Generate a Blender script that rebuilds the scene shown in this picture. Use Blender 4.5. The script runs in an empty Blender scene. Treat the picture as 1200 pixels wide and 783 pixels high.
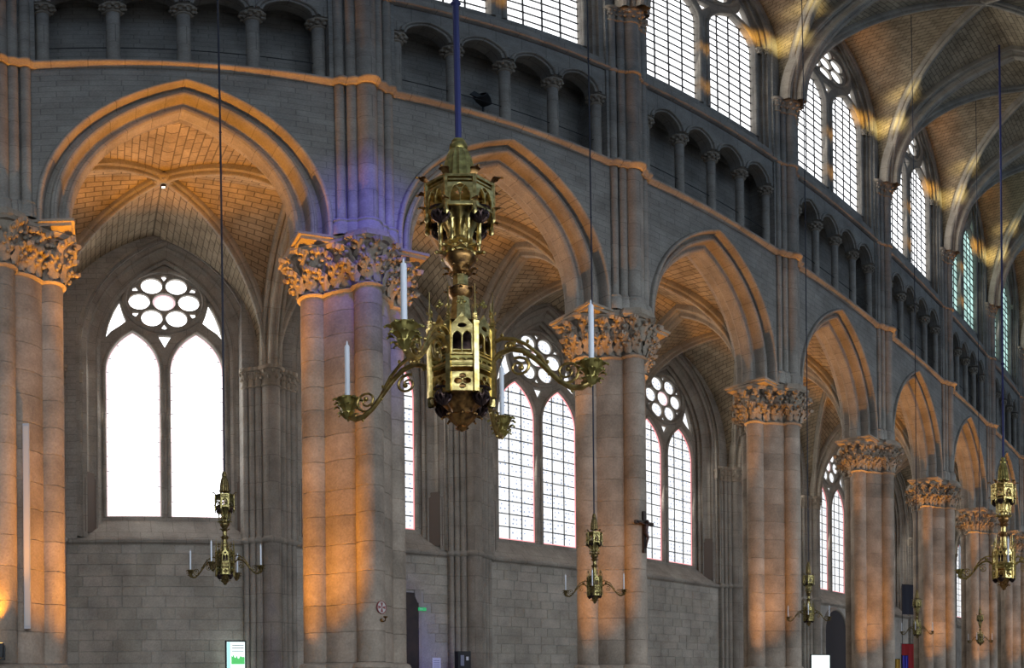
import bpy, bmesh, math, random
from mathutils import Matrix, Vector
R = random.Random(7)
PI = math.pi
SC = bpy.context.scene
COL = SC.collection

# ------------------------------------------------------------------ camera
# the photograph is a stitched equirectangular panorama: same lens here
F, X0P, YH, ROLL, PITCH = 832.6, 115.1, 798.7, .0086, -.0011
cam = bpy.data.cameras.new('camera')
cam_o = bpy.data.objects.new('camera', cam)
COL.objects.link(cam_o)
cam.type = 'PANO'
cam.panorama_type = 'EQUIRECTANGULAR'
cam.longitude_min, cam.longitude_max = -600 / F, 600 / F
cam.latitude_min, cam.latitude_max = (YH - 783) / F, YH / F
_m = (Matrix.Rotation(-(600 - X0P) / F, 3, 'Z') @ Matrix.Rotation(ROLL, 3, 'Y')
      @ Matrix.Rotation(PITCH, 3, 'X') @ Matrix.Rotation(PI / 2, 3, 'X'))
cam_o.matrix_world = Matrix.Translation((0, 0, 1.7)) @ _m.to_4x4()
cam.clip_end = 500
SC.camera = cam_o

# ------------------------------------------------------------------ light
SC.view_settings.view_transform = 'Standard'
SC.view_settings.look = 'None'
SC.view_settings.exposure = 0
SC.view_settings.gamma = 1
SC.view_settings.use_curve_mapping = False
world = bpy.data.worlds.new('world')
SC.world = world
world.use_nodes = True
world.node_tree.nodes['Background'].inputs[0].default_value = (.62, .74, 1, 1)
world.node_tree.nodes['Background'].inputs[1].default_value = .05

BAY, PX0 = 7.2, -1.8                 # bay length, first pier
D, W = 14.2, 13.45                   # pier axis plane, nave face of the arcade wall
BAYS = range(-1, 9)


def pier_x(k): return PX0 + BAY * k
def bay_x(i): return PX0 + BAY * (i + .5)


def area(name, loc, target, sx, sy, power, color):
    l = bpy.data.lights.new(name, 'AREA')
    l.shape = 'RECTANGLE'
    l.size, l.size_y, l.energy, l.color = sx, sy, power, color
    o = bpy.data.objects.new(name, l)
    COL.objects.link(o)
    o.location = loc
    o.rotation_euler = (Vector(target) - Vector(loc)).to_track_quat('-Z', 'Y').to_euler()
    return o


def spot(name, loc, target, power, color, angle, blend=.5, radius=.1):
    l = bpy.data.lights.new(name, 'SPOT')
    l.energy, l.color, l.spot_size, l.spot_blend, l.shadow_soft_size = power, color, math.radians(angle), blend, radius
    o = bpy.data.objects.new(name, l)
    COL.objects.link(o)
    o.location = loc
    o.rotation_euler = (Vector(target) - Vector(loc)).to_track_quat('-Z', 'Y').to_euler()
    return o


# daylight from the windows of the opposite side of the nave (behind the photographer)
for i in BAYS:
    area('opposite_clerestory_daylight', (bay_x(i), -1.2, 29.5), (bay_x(i), 12, 24), 4.6, 9, 145, (.43, .67, 1))
    o = area('opposite_aisle_daylight', (bay_x(i), -7.5, 9), (bay_x(i), 20, 2), 3.8, 7, 245, (.80, .90, 1))
    o.data.spread = math.radians(95)
# daylight of the aisle and clerestory windows in view, just inside the glass
for i in BAYS:
    area('aisle_window_daylight', (bay_x(i), 22.55, 10.8), (bay_x(i), 14, 9), 3.4, 6.5, 200, (1, .97, .90))
    area('clerestory_window_daylight', (bay_x(i), 13.7, 28.3), (bay_x(i), 6, 27), 4.4, 7.5, 130, (1, .96, .88))
# low sun through coloured glass of the opposite clerestory: small tinted patches beside the windows
AMBER, GOLDEN = (1, .50, .07), (1, .80, .30)
for i in (1, 2, 3, 4, 5):
    c = bay_x(i)
    src = (c - 7.0, 1.3, 30.2)
    for tgt, pw, an, colr in (((c + 2.35, 13.8, 31.2), 24000, 4.6, AMBER), ((c + .05, 13.85, 27.9), 13000, 2.6, AMBER), ((c + .05, 13.85, 25.2), 13000, 2.6, AMBER),
                              ((c + 2.95, 12.9, 30.6), 24000, 5.5, GOLDEN), ((c + 3.0, 12.3, 32.6), 13000, 4.5, GOLDEN)):
        spot('tinted_sun_patch', src, tgt, pw, colr, an, .8, .35)
# violet light of a stained window falling on the second pier
spot('violet_sun_patch', (1.0, -1.2, 29), (5.9, 13.2, 11.9), 24000, (.09, .05, 1), 11.5, 1, .5)

# ------------------------------------------------------------------ materials
MATS = {}


def new_mat(name):
    m = bpy.data.materials.new(name)
    m.use_nodes = True
    n = m.node_tree.nodes
    MATS[name] = m
    return m, n, m.node_tree.links, n['Principled BSDF']


def mixc(n, l, fac, a, b, mode='MIX'):
    x = n.new('ShaderNodeMix')
    x.data_type = 'RGBA'
    x.blend_type = mode
    for s, v in ((x.inputs[0], fac), (x.inputs[6], a), (x.inputs[7], b)):
        if hasattr(v, 'links'):
            l.new(v, s)
        elif isinstance(v, (int, float)):
            s.default_value = v
        else:
            s.default_value = (*v, 1)
    return x.outputs[2]


def ramp(n, l, src, stops):
    r = n.new('ShaderNodeValToRGB')
    e = r.color_ramp.elements
    while len(e) < len(stops):
        e.new(.5)
    for x, (p, c) in zip(e, stops):
        x.position = p
        x.color = (*c, 1) if not isinstance(c, (int, float)) else (c, c, c, 1)
    l.new(src, r.inputs[0])
    return r.outputs[0]


def stone(name, c1, c2, mortar, bw=.8, bh=.32, ms=.012, bump=.35, rnd=0., joints=True, stain=.35, sq=1.):
    m, n, l, p = new_mat(name)
    tc = n.new('ShaderNodeTexCoord')
    oi = n.new('ShaderNodeObjectInfo')
    nz = n.new('ShaderNodeTexNoise')
    nz.inputs['Scale'].default_value = 1.1
    nz.inputs['Detail'].default_value = 7
    nz.inputs['Roughness'].default_value = .62
    geo = n.new('ShaderNodeNewGeometry')
    l.new(geo.outputs['Position'], nz.inputs['Vector'])
    fine = n.new('ShaderNodeTexNoise')
    fine.inputs['Scale'].default_value = 22
    fine.inputs['Detail'].default_value = 4
    l.new(geo.outputs['Position'], fine.inputs['Vector'])
    if joints:
        br = n.new('ShaderNodeTexBrick')
        l.new(tc.outputs['UV'], br.inputs['Vector'])
        br.inputs['Scale'].default_value = 1
        br.inputs['Brick Width'].default_value = bw
        br.inputs['Row Height'].default_value = bh
        br.inputs['Mortar Size'].default_value = ms
        br.inputs['Mortar Smooth'].default_value = .3
        br.inputs['Bias'].default_value = -.1
        br.squash = sq
        br.squash_frequency = 3
        for k, c in (('Color1', c1), ('Color2', c2), ('Mortar', mortar)):
            br.inputs[k].default_value = (*c, 1)
        base = br.outputs['Color']
    else:
        base = mixc(n, l, oi.outputs['Random'], c1, c2)
    st = ramp(n, l, nz.outputs[0], [(.3, 1 - stain), (.72, 1 + stain * .35)])
    base = mixc(n, l, 1., base, st, 'MULTIPLY')
    ft = ramp(n, l, fine.outputs[0], [(.3, .82), (.7, 1.12)])
    base = mixc(n, l, .8, base, ft, 'MULTIPLY')
    if rnd:
        hv = n.new('ShaderNodeHueSaturation')
        mr = n.new('ShaderNodeMapRange')
        mr.inputs[3].default_value, mr.inputs[4].default_value = 1 - rnd, 1 + rnd
        l.new(oi.outputs['Random'], mr.inputs[0])
        l.new(mr.outputs[0], hv.inputs['Value'])
        l.new(base, hv.inputs['Color'])
        base = hv.outputs[0]
    l.new(base, p.inputs['Base Color'])
    p.inputs['Roughness'].default_value = .86
    p.inputs['Specular IOR Level'].default_value = .25
    b = n.new('ShaderNodeBump')
    b.inputs['Strength'].default_value = bump
    b.inputs['Distance'].default_value = .03
    if joints:
        inv = n.new('ShaderNodeMath')
        inv.operation = 'SUBTRACT'
        l.new(fine.outputs[0], inv.inputs[0])
        l.new(br.outputs['Fac'], inv.inputs[1])
        l.new(inv.outputs[0], b.inputs['Height'])
    else:
        l.new(fine.outputs[0], b.inputs['Height'])
    l.new(b.outputs[0], p.inputs['Normal'])
    return m


S1, S2, SM = (.40, .355, .30), (.33, .295, .25), (.24, .21, .18)
stone('nave_stone', (.37, .34, .30), (.33, .30, .265), (.25, .23, .205), .62, .23, .012, .45, sq=1.3)
stone('moulded_stone', (.40, .36, .31), (.35, .31, .27), (.26, .23, .2), .7, .9, .012, .3)
stone('pier_stone', (.44, .36, .285), (.37, .30, .24), SM, rnd=.20, joints=False, bump=.35, stain=.46)
stone('ashlar_stone', (.50, .455, .385), (.44, .40, .35), SM, rnd=.16, joints=False, bump=.35)
stone('mortar_bed', (.50, .47, .43), (.47, .44, .4), SM, joints=False)
stone('vault_stone', (.47, .38, .26), (.38, .305, .205), (.20, .16, .11), .46, .22, .02, .5, stain=.45)
stone('rib_stone', (.44, .39, .32), (.38, .335, .275), (.3, .26, .2), .9, 2, .012, .3)
stone('capital_stone', (.44, .37, .29), (.38, .32, .255), SM, joints=False, rnd=.1, bump=.5)
stone('floor_stone', (.40, .38, .35), (.33, .31, .29), (.2, .19, .18), .8, .8, .008, .2)


def plain(name, col, rough=.6, metal=0., emit=None, strength=0., noise=None):
    m, n, l, p = new_mat(name)
    p.inputs['Base Color'].default_value = (*col, 1)
    p.inputs['Roughness'].default_value = rough
    p.inputs['Metallic'].default_value = metal
    if noise:
        nz = n.new('ShaderNodeTexNoise')
        nz.inputs['Scale'].default_value = noise[0]
        nz.inputs['Detail'].default_value = 5
        tc = n.new('ShaderNodeTexCoord')
        l.new(tc.outputs['Object'], nz.inputs['Vector'])
        c = ramp(n, l, nz.outputs[0], [(.35, noise[1]), (.65, col)])
        l.new(c, p.inputs['Base Color'])
        b = n.new('ShaderNodeBump')
        b.inputs['Strength'].default_value = .35
        b.inputs['Distance'].default_value = .02
        l.new(nz.outputs[0], b.inputs['Height'])
        l.new(b.outputs[0], p.inputs['Normal'])
    if emit:
        p.inputs['Emission Color'].default_value = (*emit, 1)
        p.inputs['Emission Strength'].default_value = strength
    return m


plain('gold', (.92, .74, .31), .33, 1, noise=(11, (.46, .33, .11)))
plain('bronze', (.50, .27, .09), .38, 1, noise=(12, (.13, .07, .035)))
plain('brass', (.62, .45, .16), .36, 1, noise=(10, (.26, .17, .06)))
plain('dull_backlit_gold', (.50, .42, .17), .42, 1, noise=(12, (.16, .12, .05)))  # darker copies for small chandeliers: dull olive tone with backlit shade put in
plain('dull_backlit_brass', (.30, .22, .09), .45, 1, noise=(12, (.09, .065, .03)))
plain('dark_bronze', (.10, .06, .05), .45, .8, noise=(14, (.03, .02, .025)))
plain('olive_gold', (.50, .42, .14), .42, .9, noise=(8, (.24, .19, .06)))
plain('candle_wax', (.80, .83, .90), .5)
plain('blue_cable', (.035, .04, .16), .6)
plain('dark_cable', (.02, .022, .04), .6)
plain('iron', (.03, .03, .034), .6, .4)
plain('lead', (.055, .06, .065), .6, .2)
plain('black_metal', (.02, .02, .022), .5, .2)
plain('dark_wood', (.045, .025, .014), .55, noise=(3, (.02, .012, .008)))
plain('speaker_grey', (.42, .42, .45), .5)
plain('white_paper', (.75, .76, .80), .7)
plain('print_grey', (.25, .27, .33), .7)
plain('screen_white', (.8, .9, .9), .4, 0, (.82, 1, .96), 1.3)
plain('screen_green', (.1, .5, .15), .4, 0, (.10, .62, .16), .8)
plain('screen_teal', (.3, .7, .7), .4, 0, (.45, .86, .9), 1.0)
plain('exit_green', (.03, .4, .12), .5, 0, (.03, .5, .16), .5)
plain('red_paint', (.30, .09, .09), .7)
plain('plaster_pale', (.55, .52, .5), .8)
plain('red_cloth', (.45, .03, .04), .8)
plain('yellow_cloth', (.6, .38, .06), .8)
plain('blue_cloth', (.06, .06, .5), .8)
plain('dark_cloth', (.02, .022, .04), .8)
plain('skin', (.5, .32, .24), .6)
plain('lamp_glow', (1, .6, .2), .4, 0, (1, .5, .12), 4)
plain('doorway_shade', (.05, .045, .05), .9)
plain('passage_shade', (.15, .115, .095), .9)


def glass(name, col, strength, dots=None, rnd=.1):
    m, n, l, p = new_mat(name)
    oi = n.new('ShaderNodeObjectInfo')
    mr = n.new('ShaderNodeMapRange')
    mr.inputs[3].default_value, mr.inputs[4].default_value = 1 - rnd, 1 + rnd
    l.new(oi.outputs['Random'], mr.inputs[0])
    mul = n.new('ShaderNodeMath')
    mul.operation = 'MULTIPLY'
    mul.inputs[1].default_value = strength
    l.new(mr.outputs[0], mul.inputs[0])
    p.inputs['Base Color'].default_value = (.05, .05, .05, 1)
    p.inputs['Roughness'].default_value = .15
    p.inputs['Emission Color'].default_value = (*col, 1)
    if dots:
        geo = n.new('ShaderNodeNewGeometry')
        vo = n.new('ShaderNodeTexVoronoi')
        vo.inputs['Scale'].default_value = dots[0]
        vo.inputs['Randomness'].default_value = .35
        l.new(geo.outputs['Position'], vo.inputs['Vector'])
        c = ramp(n, l, vo.outputs['Distance'], [(.16, dots[1]), (.24, col)])
        l.new(c, p.inputs['Emission Color'])
    l.new(mul.outputs[0], p.inputs['Emission Strength'])
    return m


glass('glass_clear', (.97, .985, 1), 2.0)
glass('glass_glare', (.97, .98, 1), 3.0, rnd=.03)
glass('glass_pattern', (.97, .985, 1), 1.12, (5.5, (.36, .44, .62)))
glass('glass_red', (1, .36, .38), 1.25)
glass('glass_pink', (1, .70, .74), .95)
glass('glass_blue', (.62, .75, 1), 1.1)
glass('glass_teal', (.55, .86, .80), .95, rnd=.3)
glass('glass_amber', (1, .72, .40), 1.2)

# ------------------------------------------------------------------ mesh helpers


def finish(me, mat, smooth=None):
    if mat:
        me.materials.append(MATS[mat])
    if not me.uv_layers:
        uvl = me.uv_layers.new(name='UVMap').data
        for p in me.polygons:
            nx, ny, nz = (abs(a) for a in p.normal)
            for li in p.loop_indices:
                x, y, z = me.vertices[me.loops[li].vertex_index].co
                uvl[li].uv = (x, y) if nz > .75 else ((y, z) if nx > ny else (x, z))
    if smooth:
        me.shade_smooth()
        me.set_sharp_from_angle(angle=math.radians(smooth))
    return me


class MB:
    def __init__(s):
        s.v, s.f, s.u = [], [], []

    def face(s, pts, uv=None):
        b = len(s.v)
        s.v += [tuple(p) for p in pts]
        s.f.append(tuple(range(b, b + len(pts))))
        s.u.append(uv)

    def grid(s, rows, close=False, uv=True, swap=False):
        """rows: list of equal point lists; quads between neighbours"""
        n = len(rows[0])
        b = len(s.v)
        for r in rows:
            s.v += [tuple(p) for p in r]

        def cum(pts):
            o = [0.]
            for a, c in zip(pts, pts[1:]):
                o.append(o[-1] + math.dist(a, c))
            return o
        mid = rows[len(rows) // 2]
        us = cum(list(mid) + ([mid[0]] if close else []))
        vs = cum([r[n // 2] for r in rows])
        if swap:
            mids = [[r[j] for r in rows] for j in range(n)]
        for i in range(len(rows) - 1):
            for j in range(n if close else n - 1):
                k = (j + 1) % n
                s.f.append((b + i * n + j, b + i * n + k, b + (i + 1) * n + k, b + (i + 1) * n + j))
                q = [(us[j], vs[i]), (us[j + 1], vs[i]), (us[j + 1], vs[i + 1]), (us[j], vs[i + 1])]
                s.u.append([(a[1], a[0]) for a in q] if swap else q)
        return s

    def box(s, x0, x1, y0, y1, z0, z1):
        a = [(x0, y0, z0), (x1, y0, z0), (x1, y1, z0), (x0, y1, z0), (x0, y0, z1), (x1, y0, z1), (x1, y1, z1), (x0, y1, z1)]
        for q in ((0, 3, 2, 1), (4, 5, 6, 7), (0, 1, 5, 4), (1, 2, 6, 5), (2, 3, 7, 6), (3, 0, 4, 7)):
            s.face([a[i] for i in q])
        return s

    def lathe(s, prof, seg=20, c=(0, 0), a0=0., a1=2 * PI, fl=0., nf=0):
        full = abs(a1 - a0 - 2 * PI) < 1e-6
        m = seg if full else seg + 1
        rows = []
        for r, z in prof:
            row = []
            for i in range(m):
                a = a0 + (a1 - a0) * i / seg
                rr = r * (1 + fl * math.cos(nf * a)) if nf else r
                row.append((c[0] + rr * math.cos(a), c[1] + rr * math.sin(a), z))
            rows.append(row)
        s.grid(rows, close=full)
        return s

    def tube(s, path, r, seg=8, cap=True):
        path = [Vector(p) for p in path]
        rows = []
        up = Vector((0, 0, 1))
        prev = None
        for i, p in enumerate(path):
            t = (path[min(i + 1, len(path) - 1)] - path[max(i - 1, 0)]).normalized()
            if prev is None:
                u = t.cross(up)
                if u.length < 1e-4:
                    u = t.cross(Vector((1, 0, 0)))
            else:
                u = prev - t * prev.dot(t)
            u.normalize()
            prev = u
            v = t.cross(u)
            rr = r[i] if isinstance(r, (list, tuple)) else r
            rows.append([tuple(p + (u * math.cos(a) + v * math.sin(a)) * rr) for a in (2 * PI * j / seg for j in range(seg))])
        s.grid(rows, close=True)
        if cap:
            s.face(list(reversed(rows[0])))
            s.face(rows[-1])
        return s

    def ball(s, c, r, seg=10, rings=6, sz=1.):
        s.lathe([(max(.001, r * math.sin(PI * i / rings)), c[2] - r * sz * math.cos(PI * i / rings)) for i in range(rings + 1)], seg, c[:2])
        return s

    def mesh(s, name, mat, smooth=35):
        me = bpy.data.meshes.new(name)
        me.from_pydata(s.v, [], s.f)
        uvl = me.uv_layers.new(name='UVMap').data
        for p, u in zip(me.polygons, s.u):
            for k, li in enumerate(p.loop_indices):
                if u:
                    uvl[li].uv = u[k]
        me.update()
        for p, u in zip(me.polygons, s.u):
            if not u:
                nx, ny, nz = (abs(a) for a in p.normal)
                for li in p.loop_indices:
                    x, y, z = s.v[me.loops[li].vertex_index]
                    uvl[li].uv = (x, y) if nz > .75 else ((y, z) if nx > ny else (x, z))
        return finish(me, mat, smooth)


def ob(name, me, parent=None, loc=(0, 0, 0), rot=None, scale=None):
    o = bpy.data.objects.new(name, me)
    COL.objects.link(o)
    o.parent = parent
    o.location = loc
    if rot:
        o.rotation_euler = rot
    if scale:
        o.scale = scale
    return o


def thing(name, label, cat, loc=(0, 0, 0), group=None, kind=None, me=None, rot=None):
    o = ob(name, me, None, loc, rot)
    o['label'] = label
    o['category'] = cat
    if group:
        o['group'] = group
    if kind:
        o['kind'] = kind
    return o


def plate(name, outer, holes, depth, mat, bevel=0., smooth=35):
    """flat plate with holes in local (x, z), thickness depth centred on y = 0"""
    cu = bpy.data.curves.new(name, 'CURVE')
    cu.dimensions = '2D'
    cu.fill_mode = 'BOTH'
    cu.extrude = depth / 2 - bevel
    cu.bevel_depth = bevel
    cu.bevel_resolution = 1
    cu.offset = -bevel
    for pts in [outer] + holes:
        sp = cu.splines.new('POLY')
        sp.points.add(len(pts) - 1)
        for p, q in zip(sp.points, pts):
            p.co = (q[0], q[1], 0, 1)
        sp.use_cyclic_u = True
    o = bpy.data.objects.new('tmp', cu)
    COL.objects.link(o)
    bpy.context.view_layer.update()
    me = bpy.data.meshes.new_from_object(o.evaluated_get(bpy.context.evaluated_depsgraph_get()))
    bpy.data.objects.remove(o)
    bpy.data.curves.remove(cu)
    me.name = name
    me.transform(Matrix.Rotation(PI / 2, 4, 'X'))
    while me.uv_layers:
        me.uv_layers.remove(me.uv_layers[0])
    me.materials.clear()
    return finish(me, mat, smooth)


def arch(h, rise, zs, zb=None, n=12, cx=0.):
    """pointed arch, left foot to right foot: list of (x, z)"""
    c = (rise * rise - h * h) / (2 * h)
    return arch_c(h, c, zs, zb, n, cx)


def arch_c(h, c, zs, zb=None, n=12, cx=0.):
    r = h + c
    a1 = math.acos(max(-1, min(1, -c / r)))
    left = [(c + r * math.cos(PI + (a1 - PI) * i / n), zs + r * math.sin(PI + (a1 - PI) * i / n)) for i in range(n + 1)]
    if zb is not None:
        left = [(-h, zb)] + left
    left[-1] = (0., left[-1][1])
    return [(x + cx, z) for x, z in left] + [(cx - x, z) for x, z in reversed(left[:-1])]


def circle(cx, cz, r, n=28, a0=0.):
    return [(cx + r * math.cos(a0 + 2 * PI * i / n), cz + r * math.sin(a0 + 2 * PI * i / n)) for i in range(n)]


def arc(cy, cr, r, a0, a1, n=5):
    """profile arc: (dr, dy) points, angle measured from +dr towards +dy, degrees"""
    return [(cr + r * math.cos(math.radians(a0 + (a1 - a0) * i / n)), cy + r * math.sin(math.radians(a0 + (a1 - a0) * i / n))) for i in range(n + 1)]


def sweep_arch(mb, prof, h, c, zs, zb, n, org=(0, 0), dirv=(1, 0), half=None):
    """profile [(dr, dy)] swept along a pointed arch in the vertical plane through org along dirv; dy is the perpendicular"""
    px, py = -dirv[1], dirv[0]
    rows = []
    for dr, dy in prof:
        cv = arch_c(h + dr, c, zs, zb, n)
        if half == 'L':
            cv = cv[:len(cv) // 2 + 1]
        rows.append([(org[0] + x * dirv[0] + dy * px, org[1] + x * dirv[1] + dy * py, z) for x, z in cv])
    mb.grid(rows, swap=False)
    return mb


def clip(poly, nx, nz, d):
    """keep the side nx*x + nz*z <= d"""
    out = []
    for i in range(len(poly)):
        a, b = poly[i], poly[(i + 1) % len(poly)]
        da, db = nx * a[0] + nz * a[1] - d, nx * b[0] + nz * b[1] - d
        if da <= 0:
            out.append(a)
        if (da < 0 < db) or (db < 0 < da):
            t = da / (da - db)
            out.append((a[0] + t * (b[0] - a[0]), a[1] + t * (b[1] - a[1])))
    return out


def poly_mesh(name, poly, mat, th=.015):
    mb = MB()
    a = [(x, -th, z) for x, z in poly]
    b = [(x, th, z) for x, z in poly]
    mb.face(a)
    mb.face(list(reversed(b)))
    for i in range(len(poly)):
        j = (i + 1) % len(poly)
        mb.face([a[j], a[i], b[i], b[j]])
    return mb.mesh(name, mat, None)


# ------------------------------------------------------------------ structure: floor
floor = ob('floor', MB().box(-14, 72, -16, 24, -.3, 0).mesh('floor', 'floor_stone', None))
floor['kind'] = 'structure'
floor['label'] = 'grey stone slab floor of the nave and aisle'
floor['category'] = 'floor'

# ------------------------------------------------------------------ piers
CAP0, CAP1 = 10.55, 12.0
MEM = [((0, 0), .80)] + [((.87 * math.cos(a), .87 * math.sin(a)), .29) for a in (-PI / 2, 0, PI / 2, PI)]
COURSES = []
z = 2.10
while z < CAP0 - .1:
    hgt = (.62, .56, .66, .60)[len(COURSES) % 4]
    if CAP0 - (z + hgt) < .3:
        hgt = CAP0 - z
    COURSES.append((z, hgt))
    z += hgt


def drum(r, hgt, seg):
    e = .008
    return MB().lathe([(r - .012, 0), (r, e), (r, hgt - e), (r - .012, hgt)], seg).mesh('drum', 'pier_stone', 50)


DR = {}
for _, hgt in COURSES:
    k = round(hgt, 3)
    if ('c', k) not in DR:
        DR[('c', k)] = drum(.80, hgt, 40)
        DR[('s', k)] = drum(.29, hgt, 20)

mb = MB()
for (cx, cy), r in MEM:
    mb.lathe([(r + .001, 0), (r + .05, .015), (r + .075, .05), (r + .05, .085), (r + .001, .1)], 40 if r > .5 else 22, (cx, cy))
ME_NECK = mb.mesh('necking', 'capital_stone', 60)
mb = MB()
for (cx, cy), r in MEM:
    s = 40 if r > .5 else 20
    mb.lathe([(r + .02, .0), (r - .03, .2), (r - .02, .6), (r + .03, .9), (r + .14, 1.12), (r + .17, 1.18), (r + .05, 1.2)], s, (cx, cy))
ME_BELL = mb.mesh('capital_bell', 'capital_stone', 40)
mb = MB()
for (cx, cy), r in MEM:
    q = r + (.38 if r > .5 else .33)
    prof = [(r, 1.14), (q - .07, 1.16), (q - .05, 1.2), (q, 1.24), (q, 1.33), (q - .06, 1.36), (q - .06, 1.45), (.01, 1.45)]
    mb.lathe(prof, 8, (cx, cy), PI / 8, PI / 8 + 2 * PI)
mb.box(-1.43, 1.43, -.84, .84, 1.37, 1.45).box(-1.37, 1.37, -.78, .78, 1.28, 1.38)
ME_ABAC = mb.mesh('abacus', 'capital_stone', 30)
mb = MB()
for (cx, cy), r in MEM:
    s = 40 if r > .5 else 22
    mb.lathe([(r + .42, 0), (r + .42, 1.2), (r + .30, 1.32), (r + .30, 1.62), (r + .25, 1.68), (r + .17, 1.72), (r + .2, 1.78),
              (r + .2, 1.84), (r + .12, 1.9), (r + .07, 1.93), (r + .11, 1.99), (r + .08, 2.06), (r, 2.10)], s if r < .5 else 40, (cx, cy))
ME_PLINTH = mb.mesh('plinth', 'pier_stone', 40)


def leaf_mesh(seed, hh=.56, wid=.26):
    rr = random.Random(seed)
    rows = []
    n = 9
    for i in range(n + 1):
        t = i / n
        if t < .7:
            zz = hh * t / .7 * .92
            out = .02 + .20 * (t / .7) ** 2.0
        else:
            a = (t - .7) / .3 * PI * 1.25
            zz = hh * .92 + .075 * math.sin(a)
            out = .23 + .11 * (1 - math.cos(a)) / 1.6 + .01
        w = wid * (.45 + .55 * math.sin(PI * min(1, t * 1.05)) ** .7) * (1 + .28 * math.cos(t * 19 + seed)) * .5
        row = []
        for j in range(-3, 4):
            q = j / 3
            row.append((q * w + rr.uniform(-.006, .006), -out - .05 * (1 - q * q) + .05 * abs(math.sin(q * 4.2)) * t, zz - .05 * q * q * t))
        rows.append(row)
    mb = MB()
    mb.grid(rows)
    mb.ball((.0, -.31, hh * .9), .07, 8, 5)
    mb.ball((-.08, -.2, hh * .72), .05, 7, 4)
    mb.ball((.09, -.19, hh * .62), .05, 7, 4)
    mb.ball((.03, -.16, hh * .4), .045, 7, 4)
    return mb.mesh('leaf', 'capital_stone', 60)


LEAF = [leaf_mesh(s) for s in (1, 2, 3, 4)]
LEAF_SPOTS = []
for mi, ((cx, cy), r) in enumerate(MEM):
    if mi == 0:
        angs = [q * PI / 2 + PI / 4 + o for q in range(4) for o in (-.42, -.14, .14, .42)]
    else:
        base = math.atan2(cy, cx)
        angs = [base + o for o in (-1.5, -.75, 0, .75, 1.5)]
    for row in (0, 1):
        for a in angs:
            a2 = a + (0 if row else (.14 if mi == 0 else .37))
            LEAF_SPOTS.append((cx + r * math.cos(a2), cy + r * math.sin(a2), CAP0 + (.07 if row == 0 else .50), a2 + PI / 2, row))

# wall shafts above the capital: (x, y from pier axis, r)
WS = [(0, -.93, .215), (-.29, -.84, .115), (.29, -.84, .115), (-.53, -.78, .105), (.53, -.78, .105)]
SH0, SH1 = 12.0, 25.75


def shaft_mesh(r):
    mb = MB()
    mb.lathe([(r + .10, 0), (r + .10, .34), (r + .07, .40), (r + .09, .45), (r + .06, .52), (r, .56)], 12)
    mb.lathe([(r, .56), (r, SH1 - SH0)], 16)
    return mb.mesh('wall_shaft', 'moulded_stone', 40)


def shaft_ring(r):
    return MB().lathe([(r - .005, -.10), (r + .05, -.07), (r + .07, 0), (r + .05, .07), (r - .005, .10)], 16).mesh('shaft_ring', 'moulded_stone', 60)


def crocket_cap(r, hh, flare, seg, knobs, mat='capital_stone', name='capital'):
    mb = MB()
    mb.lathe([(r, -.03), (r + .04, 0), (r + .04, .05), (r, .08), (r + .02, hh * .45), (r + flare * .55, hh * .72), (r + flare * .7, hh * .8)], seg)
    q = r + flare
    mb.lathe([(r, hh * .78), (q, hh * .82), (q + .02, hh * .9), (q + .02, hh), (.01, hh)], 8, (0, 0), PI / 8, PI / 8 + 2 * PI)
    for lv, zz, rr in ((0, .70, .75), (1, .42, .40)):
        for i in range(knobs):
            a = 2 * PI * (i + .5 * lv) / knobs
            mb.ball(((r + flare * rr) * math.cos(a), (r + flare * rr) * math.sin(a), hh * zz), flare * .34 + .012, 6, 4, 1.3)
    return mb.mesh(name, mat, 45)


ME_SH = {r: shaft_mesh(r) for _, _, r in WS}
ME_SR = {r: shaft_ring(r) for _, _, r in WS}
ME_SC = {r: crocket_cap(r, .92, .16 if r > .2 else .09, 16, 8) for _, _, r in WS}

PIER_LABEL = {
    -1: 'clustered stone pier beyond the frame, before the loudspeaker pier',
    0: 'clustered stone pier carrying the tall grey loudspeaker strip',
    1: 'orange lit stone pier with the small red painted cross near its foot',
    2: 'clustered stone pier with the dark crucifix on its shaft',
    3: 'clustered stone pier next after the crucifix pier, fourth from the left',
    4: 'fifth stone pier from the left, beyond the second glowing panel',
    5: 'sixth stone pier from the left, behind a small hanging chandelier',
    6: 'slender looking seventh pier, just before the far large chandelier',
    7: 'eighth stone pier, half hidden behind the far large chandelier',
    8: 'ninth stone pier at the dim end of the arcade',
    9: 'last stone pier at the far dark end of the arcade'}
for k in range(-1, 10):
    px = pier_x(k)
    p = thing('pier', PIER_LABEL[k], 'pier', (px, D, 0), 'piers of the nave arcade', 'structure')
    ob('plinth', ME_PLINTH, p)
    for zc, hgt in COURSES:
        kk = round(hgt, 3)
        for mi, ((cx, cy), r) in enumerate(MEM):
            ob('core_drum' if mi == 0 else 'shaft_drum', DR[('c' if mi == 0 else 's', kk)], p, (cx, cy, zc), (0, 0, R.uniform(0, 6)))
    cp = ob('capital', ME_BELL, p, (0, 0, CAP0))
    ob('necking', ME_NECK, cp, (0, 0, -.04))
    ob('abacus', ME_ABAC, cp)
    for i, (x, y, zz, a, row) in enumerate(LEAF_SPOTS):
        ob('leaf', LEAF[(i * 7 + k) % 4], cp, (x, y, zz - CAP0), (R.uniform(-.12, .12), R.uniform(-.15, .15), a + R.uniform(-.1, .1)),
           (1.0 if row == 0 else 1.12,) * 3)
    for x, y, r in WS:
        s = ob('wall_shaft', ME_SH[r], p, (x, y, SH0))
        ob('shaft_ring', ME_SR[r], s, (0, 0, 17.68 - SH0))
        ob('shaft_ring', ME_SR[r], s, (0, 0, 22.55 - SH0))
        ob('shaft_capital', ME_SC[r], s, (0, 0, SH1 - SH0))

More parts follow.
